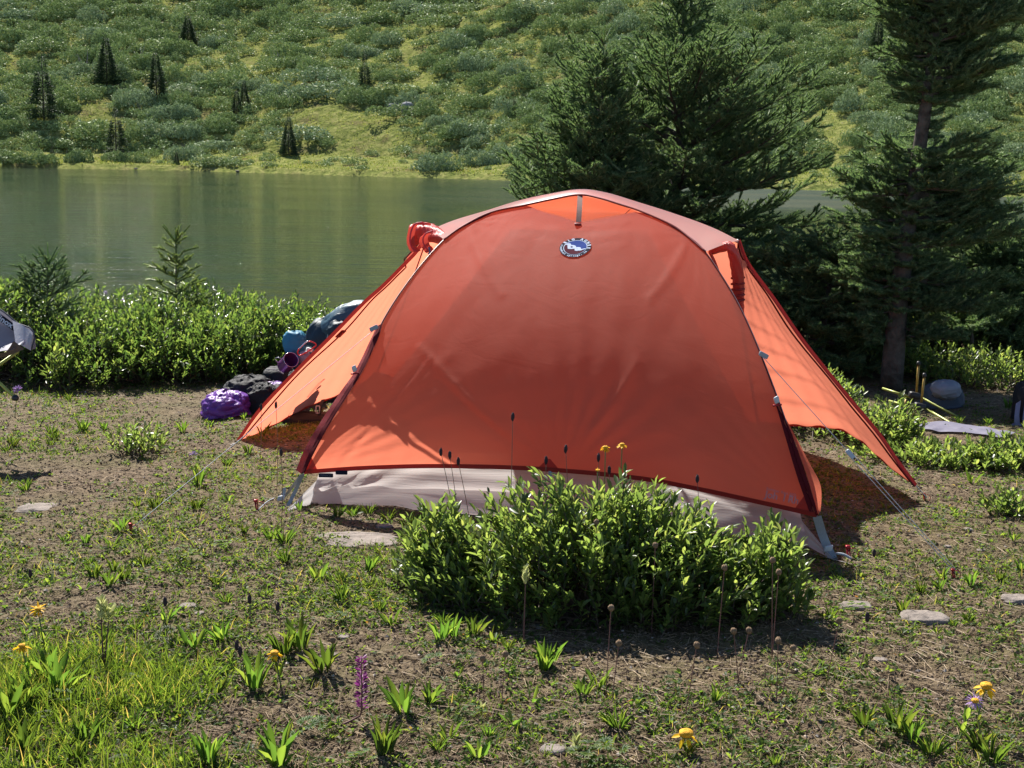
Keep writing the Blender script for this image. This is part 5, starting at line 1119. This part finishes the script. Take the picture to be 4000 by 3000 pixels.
spruce('spruce', 'small spruce at the right edge with thin upright leader', XY(3975, Y0)[0], Y0, h0, .62, 13, M['needle'], (0, 0), lambda f: hump(f, [(0, .9), (.5, .9), (.85, .4), (1, .1)]), .025, .12, 7, .070, 60, .12, .10, .30)
Y0 = 8.5; h0 = float(P(3720, 800, Y0)[2]-gz(*XY(3700, Y0)))
spruce('spruce', 'dark spruce standing directly behind the tall spruce trunk on its right', XY(3740, Y0)[0], Y0, h0, .66, 23, M['needle'], (0, 0), lambda f: hump(f, [(0, .9), (.5, .95), (.85, .45), (1, .1)]), .03, .13, 7, .065, 62, .12, .12, .22)
Y0 = 7.9; h0 = float(P(3700, 1240, Y0)[2]-gz(*XY(3700, Y0)))
spruce('spruce', 'shaded low spruce right of the tall spruce trunk', XY(3790, Y0)[0], Y0, h0, .50, 15, M['needle'], (0, 0), lambda f: 1-.7*f, .025, .11, 7, .070, 60, .11, .25, .15)
Y0 = 7.25; h0 = float(P(200, 1010, Y0)[2]-gz(*XY(190, Y0)))
spruce('young_spruce', 'small dark spruce growing out of the willows at left', XY(190, Y0)[0], Y0, h0, .24, 17, M['needle'], (.02, 0), lambda f: hump(f, [(0, .9), (.6, 1), (.8, .62), (1, .18)]), .012, .085, 7, .05, 56, .065, .15, .38, dens=.85, nl=.010, nw=.0026, core=.0050, leader=.085)
Y0 = 7.8; h0 = float(P(686, 925, Y0)[2]-gz(*XY(680, Y0)))
spruce('young_spruce', 'pale yellow-green young spruce standing against the lake at left', XY(678, Y0)[0], Y0, h0, .20, 19, M['needle_y'], (.02, 0), lambda f: hump(f, [(0, .8), (.45, 1.0), (.7, .72), (.9, .38), (1, .2)]), .011, .095, 6, .045, 60, .055, .15, .28, nl=.012, nw=.0032, core=.0062, leader=.06, dens=.72)

# ------------------------------------------------------------------ ground plants
def inframe(x, y, z, m=80):
    q = proj(np.stack([x, y, z], -1)); return (q[0] > -m) & (q[0] < CW+m) & (q[1] < CH+m*2)
def lush(x, y):
    """how green the ground is, 0..1"""
    q = proj(np.stack([x, y, gz(x, y)], -1)); px, py = q
    g = np.zeros_like(x)
    for (x0, y0, rx, ry, w) in ((350, 2850, 1100, 330, 1.0), (1350, 2720, 420, 220, .6), (200, 2150, 500, 200, .38), (700, 1850, 600, 130, .35), (1750, 2500, 260, 90, .5), (2800, 2420, 420, 90, .35), (3420, 2280, 380, 120, .42), (3900, 2350, 250, 250, .35), (1450, 2220, 320, 70, .45), (3850, 2900, 300, 150, .4), (150, 1720, 420, 140, .5), (3600, 1850, 500, 60, .25), (2500, 2850, 600, 80, .15), (3450, 2850, 160, 70, .45)):
        g = np.maximum(g, w*np.exp(-(((px-x0)/rx)**2+((py-y0)/ry)**2)**1.6))
    g = np.maximum(g, .27+.12*(px < 1500)); return g*np.clip(2.6*(fbm(x*2.6, y*2.6, 55, 4)-.28), .05, 1.5)
r = np.random.default_rng(33)
def scatter(n, dens, y0=2.45, y1=7.6):
    y = y0*(y1/y0)**r.uniform(0, 1, n); x = (r.uniform(-.56, .56, n))*y*.80; z = gz(x, y)
    k = r.uniform(0, 1, n) < dens(x, y); k &= inframe(x, y, z)
    return x[k], y[k], z[k]
def tent_foot(x, y):
    return (x > -.75+(.0)*y) & (x < 1.0) & (y > 4.55-(x+.75)*.27) & (y < 6.5)
# grass
x, y, z = scatter(170000, lambda x, y: np.clip((lush(x, y)-.05)*.42, 0, 1)*(~tent_foot(x, y)))
n = len(x); rep = 3; x = np.repeat(x, rep)+r.normal(size=n*rep)*.012; y = np.repeat(y, rep)+r.normal(size=n*rep)*.012; n = len(x); z = gz(x, y)
d = np.stack([r.normal(size=n)*.42, r.normal(size=n)*.42, np.ones(n)], 1); lu = lush(x, y)
ln = (.014+.070*r.uniform(0, 1, n)**2.4)*(.5+.95*np.clip(lu, 0, 1)); v, f = leaves(np.stack([x, y, z-.003], 1), d, ln, .0013+.0012*r.uniform(0, 1, n), r.uniform(0, 3.1, n), BLADE, BLADEF, .35)
stuff(meshobj('grass', v, f, M['grass']), 'short thin grass growing in patches over the brown soil', 'grass'); print('grass', n)
tall = lambda x, y: np.clip(lush(x, y)-.45, 0, 1)*.9
x2, y2, z2 = scatter(38000, tall, 2.45, 3.9); n = len(x2)
d2 = np.stack([r.normal(size=n)*.28, r.normal(size=n)*.28, np.ones(n)], 1); v2_, f2_ = leaves(np.stack([x2, y2, z2-.003], 1), d2, r.uniform(.04, .115, n), r.uniform(.0014, .0034, n), r.uniform(0, 3.1, n), BLADE, BLADEF, .25)
stuff(meshobj('tall_grass', v2_, f2_, M['grass']), 'taller denser grass in the left foreground', 'grass')
# tiny forbs, moss-like leaves
x, y, z = scatter(115000, lambda x, y: np.clip(lush(x, y)*.85, 0, 1)*(~tent_foot(x, y))); n0 = len(x); k = 5
x = np.repeat(x, k)+r.normal(size=n0*k)*.006; y = np.repeat(y, k)+r.normal(size=n0*k)*.006; n = len(x); a = r.uniform(0, 6.28, n); el = r.uniform(.15, 1.1, n)
d = np.stack([np.cos(a)*np.cos(el), np.sin(a)*np.cos(el), np.sin(el)], 1); ll = np.repeat(r.uniform(.007, .020, n0), k)
v, f = leaves(np.stack([x, y, gz(x, y)+.001], 1), d, ll, ll*.42, r.normal(size=n)*.4, LEAF5, LEAF5F, .1); stuff(meshobj('ground_cover', v, f, M['forb']), 'tiny green and reddish ground-cover leaves on the soil', 'ground cover'); print('forbs', n)
# litter: crumbs of soil, gravel, dry bits
n = 130000; y = 2.45*(7.4/2.45)**r.uniform(0, 1, n); x = r.uniform(-.56, .56, n)*y*.80; z = gz(x, y); kk = inframe(x, y, z); x, y, z = x[kk], y[kk], z[kk]; n = len(x)
cube = np.array([(-1, 0, 0), (1, 0, 0), (0, -1, 0), (0, 1, 0), (0, 0, -1), (0, 0, 1)], float); cf = np.array([(0, 2, 5), (2, 1, 5), (1, 3, 5), (3, 0, 5), (2, 0, 4), (1, 2, 4), (3, 1, 4), (0, 3, 4)])
s = .0012+.0045*r.uniform(0, 1, n)**3.5; V = cube[None]*(s[:, None, None]*r.uniform(.6, 1.3, (n, 6, 1)))*np.array([1.2, 1, .8])+r.normal(size=(n, 6, 3))*(s*.12)[:, None, None]+np.stack([x, y, z+s*.3], 1)[:, None]
M['crumb'] = leafmat('soil_crumb', [(0, (.045, .030, .020)), (.6, (.15, .105, .068)), (.95, (.28, .21, .15)), (1, (.50, .44, .38))], (.0, .0, .0), 0, .9, .2)
stuff(meshobj('gravel', V.reshape(-1, 3), (cf[None]+(np.arange(n)*6)[:, None, None]).reshape(-1, 3), M['crumb'], smooth=False), 'fine brown soil crumbs and grit on the ground', 'gravel')
n = 24000; y = 2.45*(7/2.45)**r.uniform(0, 1, n); x = r.uniform(-.56, .56, n)*y*.80; z = gz(x, y)+.003; a = r.uniform(0, 6.28, n); ln = r.uniform(.012, .07, n); e = np.stack([x+np.cos(a)*ln, y+np.sin(a)*ln, gz(x+np.cos(a)*ln, y+np.sin(a)*ln)+.002+r.uniform(0, .010, n)], 1)
v, f = sticks(np.stack([x, y, z], 1), e, .0009, .0005); stuff(meshobj('dry_litter', v, f, M['dry'], smooth=False), 'dry straw-coloured stalks and bits lying on the soil', 'litter')

# leafy rosettes: one mesh per kind, copied
def rosette(seed, n, l0, wr_, upr, shape=LEAF8, sf=LEAF8F, name='leaves'):
    r2 = np.random.default_rng(seed); a = np.arange(n)*2.4+r2.normal(size=n)*.3; el = np.clip(upr+r2.normal(size=n)*.22, .1, 1.45); d = np.stack([np.cos(a)*np.cos(el), np.sin(a)*np.cos(el), np.sin(el)], 1)
    b = np.stack([np.cos(a), np.sin(a), a*0], 1)*.006*r2.uniform(.3, 2.5, (n, 1)); b[:, 2] = -.003; ll = l0*r2.uniform(.6, 1.1, n); return leaves(b, d, ll, ll*wr_*r2.uniform(.8, 1.2, n), r2.normal(size=n)*.6, shape, sf, .05)
def palm(seed, n, l0):
    """palmate leaves on thin stalks"""
    r2 = np.random.default_rng(seed); vs = []
    for i in range(n):
        a = r2.uniform(0, 6.28); el = r2.uniform(.6, 1.3); tip = np.array([math.cos(a)*math.cos(el), math.sin(a)*math.cos(el), math.sin(el)])*l0*r2.uniform(.6, 1); b = a+np.linspace(-1.5, 1.5, 7); d = np.stack([np.cos(b), np.sin(b), np.full(7, .35)], 1)
        vs.append(leaves(np.tile(tip, (7, 1)), d, l0*.42, l0*.12, None, LEAF8, LEAF8F, .15))
    return join(vs)
kinds = [rosette(1, 12, .085, .165, 1.25), rosette(2, 8, .070, .19, 1.12), rosette(3, 16, .07, .135, 1.30), rosette(4, 5, .05, .24, .95), rosette(5, 26, .065, .05, 1.25), palm(6, 7, .05), palm(7, 4, .045), rosette(8, 7, .035, .28, .6)]
km = []
for v, f in kinds: o = meshobj('leafy_plant', v, f, M['forb']); km.append(o.data); bpy.data.objects.remove(o)
klab = ['broad lance-leaved green rosette growing on the ground', 'broad lance-leaved green rosette growing on the ground', 'upright tuft of narrow bright leaves on the ground', 'small loose rosette of wide leaves on the soil', 'fine spiky green tuft on the ground', 'low plant with fan-shaped leaves on thin stalks', 'low plant with fan-shaped leaves on thin stalks', 'flat small-leaved rosette pressed to the soil']
kgrp = ['lance-leaved rosettes', 'lance-leaved rosettes', 'upright leaf tufts', 'small wide-leaved rosettes', 'spiky green tufts', 'fan-leaved plants', 'fan-leaved plants', 'flat rosettes']
spots = []
for px, py, s, k in ((1110, 2560, 1.15, 2), (1180, 2540, 1.2, 0), (760, 2530, 1.0, 1), (870, 2500, .9, 0), (480, 2270, .8, 2), (430, 2290, .8, 0), (1000, 2700, 1.1, 0), (1260, 2620, 1.2, 0), (1500, 2950, 1.2, 2), (1580, 2790, 1.2, 0), (1220, 2880, .9, 5), (100, 2750, 1.3, 2), (230, 2700, 1.3, 0), (180, 2640, 1.2, 0), (30, 2800, 1.2, 0), (330, 2900, 1.2, 2), (820, 2980, 1.2, 2), (1080, 2990, 1.3, 0), (2130, 2620, 1.1, 2), (2150, 2590, .9, 1), (1720, 2500, .9, 0), (1770, 2490, .9, 2), (1850, 2480, .8, 0), (1530, 2440, .8, 1), (1820, 2600, .8, 6), (1790, 2640, .6, 3), (2340, 2690, .9, 1), (2280, 2720, .8, 0), (2620, 2680, .7, 6), (3440, 2890, 1.0, 5), (3500, 2870, 1.1, 0), (3560, 2900, 1.0, 2), (3380, 2840, .8, 0), (3350, 2410, .9, 5), (3450, 2370, .8, 5), (3520, 2400, .8, 0), (3880, 2440, .7, 5), (3150, 2560, .5, 3), (3370, 2600, .6, 3), (2380, 2990, 1.2, 5), (2300, 2980, 1.2, 5), (2000, 2830, .9, 3), (1750, 2890, .8, 1), (2080, 2740, .8, 3), (1330, 2350, .9, 4), (610, 1990, 1.0, 4), (1110, 2125, 1.2, 4), (1060, 2110, 1.0, 4), (780, 1900, 1.1, 0), (1440, 2010, .8, 4), (1380, 2015, .8, 4), (1320, 2020, .8, 4), (1520, 2030, .9, 4), (1600, 2060, 1.0, 4), (3960, 2110, .8, 1), (3830, 2930, 1.1, 2), (3870, 2980, 1.2, 2), (3130, 2720, .5, 6), (2860, 2960, .6, 3), (1640, 2220, .9, 4), (1700, 2350, .9, 4)):
    g = G(px, py); spots.append((g[0], g[1], s*(.95 if px < 2200 and py > 2400 else .85), k))
x, y, z = scatter(5200, lambda x, y: np.clip(lush(x, y)*.62-.03, 0, 1)*(~tent_foot(x, y)), 2.5, 7.0)
for a, b in zip(x, y):
    if len(spots) >= 640: break
    if all((a-c[0])**2+(b-c[1])**2 > .0011*b for c in spots): spots.append((a, b, r.uniform(.40, .95)*.85, int(r.choice(8, p=[.09, .10, .12, .13, .22, .14, .12, .08]))))
cnt = {}
for a, b, s, k in spots:
    g = kgrp[k]; cnt[g] = cnt.get(g, 0)+1
    o = bpy.data.objects.new('leafy_plant', km[k]); C.objects.link(o); o.location = Vector([float(a), float(b), float(gz(a, b))]); o.rotation_euler = (r.normal()*.12, r.normal()*.12, r.uniform(0, 6.28)); o.scale = (s, s, s*r.uniform(.85, 1.2)); tag(o, klab[k], 'plant', g)
print('rosettes', cnt)

# ------------------------------------------------------------------ flowers and seed stalks
stemg = plain('stem_green', (.13, .17, .05), .6, bmp=0); stemr = plain('stem_red', (.13, .055, .05), .6, bmp=0); stemd = plain('stem_dry', (.16, .10, .065), .75, bmp=0)
yel = leafmat('petal_yellow', [(0, (.85, .48, .01)), (1, (.95, .64, .02))], (1.1, 1.0, .8), .45, .5, .2); yc = plain('floret_orange', (.72, .36, .012), .8, var=.4, scale=400, bmp=.8, bd=.003); lil = leafmat('petal_lilac', [(0, (.42, .26, .60)), (1, (.60, .42, .78))], (1.1, 1.05, 1.1), .4, .5, .2)
mag = leafmat('petal_magenta', [(0, (.12, .02, .10)), (1, (.32, .06, .26))], (1.4, 1.2, 1.4), .4, .4, .3); crm = leafmat('bract_cream', [(0, (.42, .46, .17)), (1, (.66, .66, .36))], (1.1, 1.1, .9), .35, .6, .2); headd = plain('seed_brown', (.20, .13, .075), .9, var=.5, scale=500, bmp=.8, bd=.003); headk = plain('seed_dark', (.030, .018, .022), .85, var=.4, scale=500, bmp=.6, bd=.002)
def stemcurve(px, py, bpx, bpy, Y, lean=0):
    top = P(px, py, Y); b = G(bpx, bpy) if bpy else None
    if b is None: b = np.array([P(bpx, 2000, Y)[0], Y, float(gz(P(bpx, 2000, Y)[0], Y))])
    mid = top*.5+b*.5+np.array([lean, 0, 0]); return top, b, crom([b, mid, top], 16)
def flower(name, lab, px, py, bpx, Y, rad, petal, centre, npet, face=(0, -.35, .95), droop=.0, cr=.30, grp=None, lean=0, stem=stemg, sr=.0016, sl=.0):
    top, b, cv = stemcurve(px, py, bpx, None, Y, lean); t = wthing(name, lab, 'flower', b, grp)
    mb = MB(); mb.tube(cv, np.linspace(sr*1.2, sr, 16), 6); mb.build('stem', stem, t)
    nn = np.array(face, float); nn /= np.linalg.norm(nn); _, s1, s2 = frames(nn[None]); s1, s2 = s1[0], s2[0]; a = np.linspace(0, 2*np.pi, npet, endpoint=False)+rng.normal(size=npet)*.12
    dr = np.array(droop)+rng.normal(size=npet)*.22; d = np.cos(a)[:, None]*s1+np.sin(a)[:, None]*s2-nn[None]*dr[:, None]
    v, f = leaves(top+d*rad*cr*.6, d, rad*(1-cr*.4)*rng.uniform(.8, 1.1, npet), rad*min(.42, 3.6/npet), rng.normal(size=npet)*.25); meshobj('petals', v, f, petal, t)
    V, Fq = lump(top+nn*rad*.10, (rad*cr, rad*cr, rad*cr*.62), 3, (22, 14), wr=.04, fine=.16, flatb=False, power=2); meshobj('flower_centre', V, Fq, centre, t)
    V, Fq = lump(top-nn*rad*.16, (rad*cr*.8, rad*cr*.8, rad*cr*.5), 4, (14, 8), wr=0, fine=0, flatb=False, power=2); meshobj('calyx', V, Fq, stemg, t)
    if sl:
        k = 4; q = rng.uniform(.15, .6, k); pos = np.array([cv[int(z*15)] for z in q]); aa = rng.uniform(0, 6.28, k); v, f = leaves(pos, np.stack([np.cos(aa)*.5, np.sin(aa)*.5, np.ones(k)], 1), sl, sl*.25); meshobj('stem_leaves', v, f, M['forb'], t)
    return t
flower('yellow_flower', 'yellow daisy-like flower against the tent, left of the two on tall stems', 2365, 1748, 2362, 3.66, .0165, yel, yc, 11, (.1, -.5, .8), .7, .38)
flower('yellow_flower', 'yellow daisy-like flower against the tent, right of the two on tall stems', 2430, 1738, 2420, 3.66, .0175, yel, yc, 10, (0, -.15, 1), .25, .36)
flower('yellow_flower', 'half-open small yellow bud in the willow bush below the two tall flowers', 2334, 1838, 2340, 3.64, .008, yel, yc, 7, (0, -.2, 1), -.6, .6)
flower('yellow_flower', 'upper yellow flower at the left edge of the meadow', 148, 2380, 158, 3.03, .0205, yel, yc, 14, (0, -.55, .8), .15, .30, sl=.04)
flower('yellow_flower', 'lower yellow flower near the left edge, seen from the side', 85, 2525, 95, 2.86, .0215, yel, yc, 12, (0, -.1, 1), .25, .30, sl=.04)
flower('yellow_flower', 'yellow flower above the lance leaves at lower left', 1073, 2552, 1090, 2.92, .0205, yel, yc, 8, (-.1, -.25, 1), .55, .40, sl=.04)
flower('yellow_flower', 'large yellow flower with drooping petals at the bottom edge', 2680, 2868, 2695, 2.60, .028, yel, yc, 7, (.05, -.3, 1), .75, .46)
flower('yellow_flower', 'yellow flower at lower right above the lilac daisy', 3852, 2682, 3905, 2.70, .026, yel, yc, 8, (.05, -.25, 1), .55, .42, lean=-.01, sl=.03)
flower('lilac_daisy', 'lilac daisy with orange centre at lower right', 3808, 2738, 3815, 2.68, .0195, lil, yc, 24, (0, -.6, .8), .1, .36, sl=.045)
flower('lilac_flower', 'pink-lilac round flower in the grass between the guy line and the tent', 755, 1777, 760, 5.2, .020, lil, headk, 20, (0, -.7, .7), -.1, .18)
flower('lilac_flower', 'pink-lilac round flower under the grey chair', 68, 1520, 75, 5.9, .022, lil, headk, 20, (0, -.7, .7), -.1, .18)
flower('lilac_flower', 'tiny pink flower over the willow bushes at left', 412, 1142, 420, 7.5, .014, lil, headk, 12, (0, -.7, .7), 0, .2)
flower('lilac_flower', 'tiny pink flower right of the pale young spruce', 480, 1172, 480, 7.45, .013, lil, headk, 12, (0, -.7, .7), 0, .2)
flower('lilac_flower', 'pink aster beside the trunk of the tall spruce', 3525, 1455, 3520, 8.5, .022, lil, yc, 16, (0, -.8, .5), 0, .2)
flower('lilac_flower', 'pink aster left of the tall spruce trunk', 3425, 1445, 3420, 8.5, .020, lil, yc, 16, (0, -.8, .5), 0, .2)
flower('lilac_flower', 'pink aster behind the upright chair pole', 3606, 1442, 3610, 8.4, .020, lil, yc, 16, (0, -.8, .5), 0, .2)
flower('yellow_flower', 'small yellow flower behind the tip of the chair pole', 3600, 1410, 3602, 8.3, .018, yel, yc, 12, (0, -.7, .5), 0, .3)
flower('yellow_flower', 'tiny yellow flower in the airy willow behind the gear pile', 998, 1208, 1000, 7.6, .012, yel, yc, 10, (0, -.7, .5), 0, .3)
def spike(name, lab, px, py0, py1, bpx, bpy, Y, w, m, stem, n, leafl, open_=.5, lean=0, grp=None, cat='flower'):
    top = P(px, py0, Y); low = P(px*1.0, py1, Y); b = np.array([P(bpx, 2500, Y)[0], Y, 0.0]); b[2] = float(gz(b[0], Y)); low = low+(b-low)*.0
    cv = crom([b, b*.5+low*.5+np.array([lean, 0, 0]), low, top], 20); t = wthing(name, lab, cat, b, grp); mb = MB(); mb.tube(cv, np.linspace(.0024, .0010, 20), 6); mb.build('stem', stem, t)
    q = rng.uniform(0, 1, n); pos = low*(1-q)[:, None]+top*q[:, None]; a = rng.uniform(0, 6.28, n); wv = w*(1-.55*q); pos = pos+np.stack([np.cos(a), np.sin(a), a*0], 1)*wv[:, None]*.25
    d = np.stack([np.cos(a)*open_, np.sin(a)*open_, np.ones(n)*(1-open_*.6)], 1); v, f = leaves(pos, d, leafl*rng.uniform(.7, 1.15, n), leafl*.42, rng.normal(size=n)*.5); meshobj('bloom', v, f, m, t); return t
spike('magenta_spike', 'tall magenta flower spike on a reddish stem at lower centre-left', 1412, 2570, 2770, 1330, 0, 2.72, .020, mag, stemr, 170, .013, .9, .012)
spike('cream_paintbrush', 'upper head of the twin cream paintbrush flower at lower left', 396, 2350, 2425, 400, 0, 3.02, .014, crm, stemr, 34, .026, .30)
spike('cream_paintbrush', 'lower leaning head of the twin cream paintbrush flower at lower left', 424, 2382, 2430, 404, 0, 3.02, .013, crm, stemr, 30, .026, .55)
spike('cream_paintbrush', 'cream paintbrush flower in front of the willow bush', 2052, 2232, 2290, 2045, 0, 3.22, .012, crm, stemr, 30, .022, .25)
spike('cream_paintbrush', 'single cream paintbrush flower standing on open soil at lower centre', 1882, 2765, 2820, 1872, 0, 2.82, .012, crm, stemr, 30, .024, .25)
spike('cream_paintbrush', 'taller of the cream paintbrush flowers at the bottom edge', 2253, 2892, 2960, 2250, 0, 2.62, .012, crm, stemr, 30, .024, .25)
spike('cream_paintbrush', 'shorter cream paintbrush flower at the bottom edge, left of its neighbour', 2200, 2942, 2990, 2200, 0, 2.62, .012, crm, stemr, 30, .022, .25)
def stalk(px, py, bpx, Y, hw, hh, hm, sm_, lab, grp, lean=0, sr=.0009):
    top = P(px, py, Y); b = np.array([P(bpx, 2200, Y)[0], Y, 0]); b[2] = float(gz(b[0], Y)); cv = crom([b, b*.5+top*.5+np.array([lean, 0, 0]), top], 14); t = wthing('seed_stalk', lab, 'plant', b, grp)
    mb = MB(); mb.tube(cv, np.linspace(sr*1.3, sr, 14), 5); mb.build('stem', sm_, t); V, Fq = lump(top, (hw, hw, hh), int(px) % 9, (16, 12), wr=.12, fine=.25, flatb=False, power=2); meshobj('seed_head', V, Fq, hm, t)
LR_ = 'thin reddish stalk with a round brown seed head standing on the soil'
for px, py, bpx, Y_ in ((2387, 2375, 2382, 2.87), (2418, 2512, 2408, 2.87), (2830, 2218, 2818, 3.15), (3018, 2188, 3035, 3.12), (3042, 2235, 3036, 3.13), (2866, 2465, 2908, 2.96), (2926, 2462, 2902, 2.96), (3040, 2502, 3062, 2.86), (3098, 2532, 3078, 2.86), (3278, 2424, 3256, 2.98), (2722, 2520, 2702, 2.80), (1974, 2555, 1968, 2.85), (1885, 2570, 1900, 2.85), (1680, 2055, 1688, 3.75), (1300, 2500, 1290, 3.0), (2560, 2130, 2555, 3.3), (2330, 2040, 2340, 3.4)):
    stalk(px, py, bpx, Y_, .0058, .0066, headd, stemr, LR_, 'stalks with brown seed heads')
LK = 'thin dark grass stalk with a narrow black seed head'
for px, py, bpx, Y_ in ((1722, 1765, 1795, 3.95), (1757, 1778, 1800, 3.95), (1790, 1802, 1852, 3.95), (2133, 1798, 2120, 3.8), (2210, 1754, 2222, 3.8), (2338, 1787, 2345, 3.8), (2380, 1836, 2375, 3.8), (2003, 1628, 1978, 3.85), (1098, 1768, 1100, 4.2), (1020, 1590, 1015, 4.8), (1078, 1582, 1085, 4.7), (2106, 1893, 2080, 3.9), (2724, 1870, 2735, 3.75), (925, 2520, 935, 2.95), (938, 2545, 945, 2.9), (1085, 2370, 1090, 3.2), (118, 2240, 110, 3.6), (3415, 2160, 3330, 3.9), (3388, 2410, 3392, 3.1), (645, 2350, 660, 3.2), (975, 2340, 965, 3.2)):
    stalk(px, py, bpx, Y_, .0042, .0105, headk, stemd if px < 2500 else stemr, LK, 'dark grass seed stalks', lean=.004)
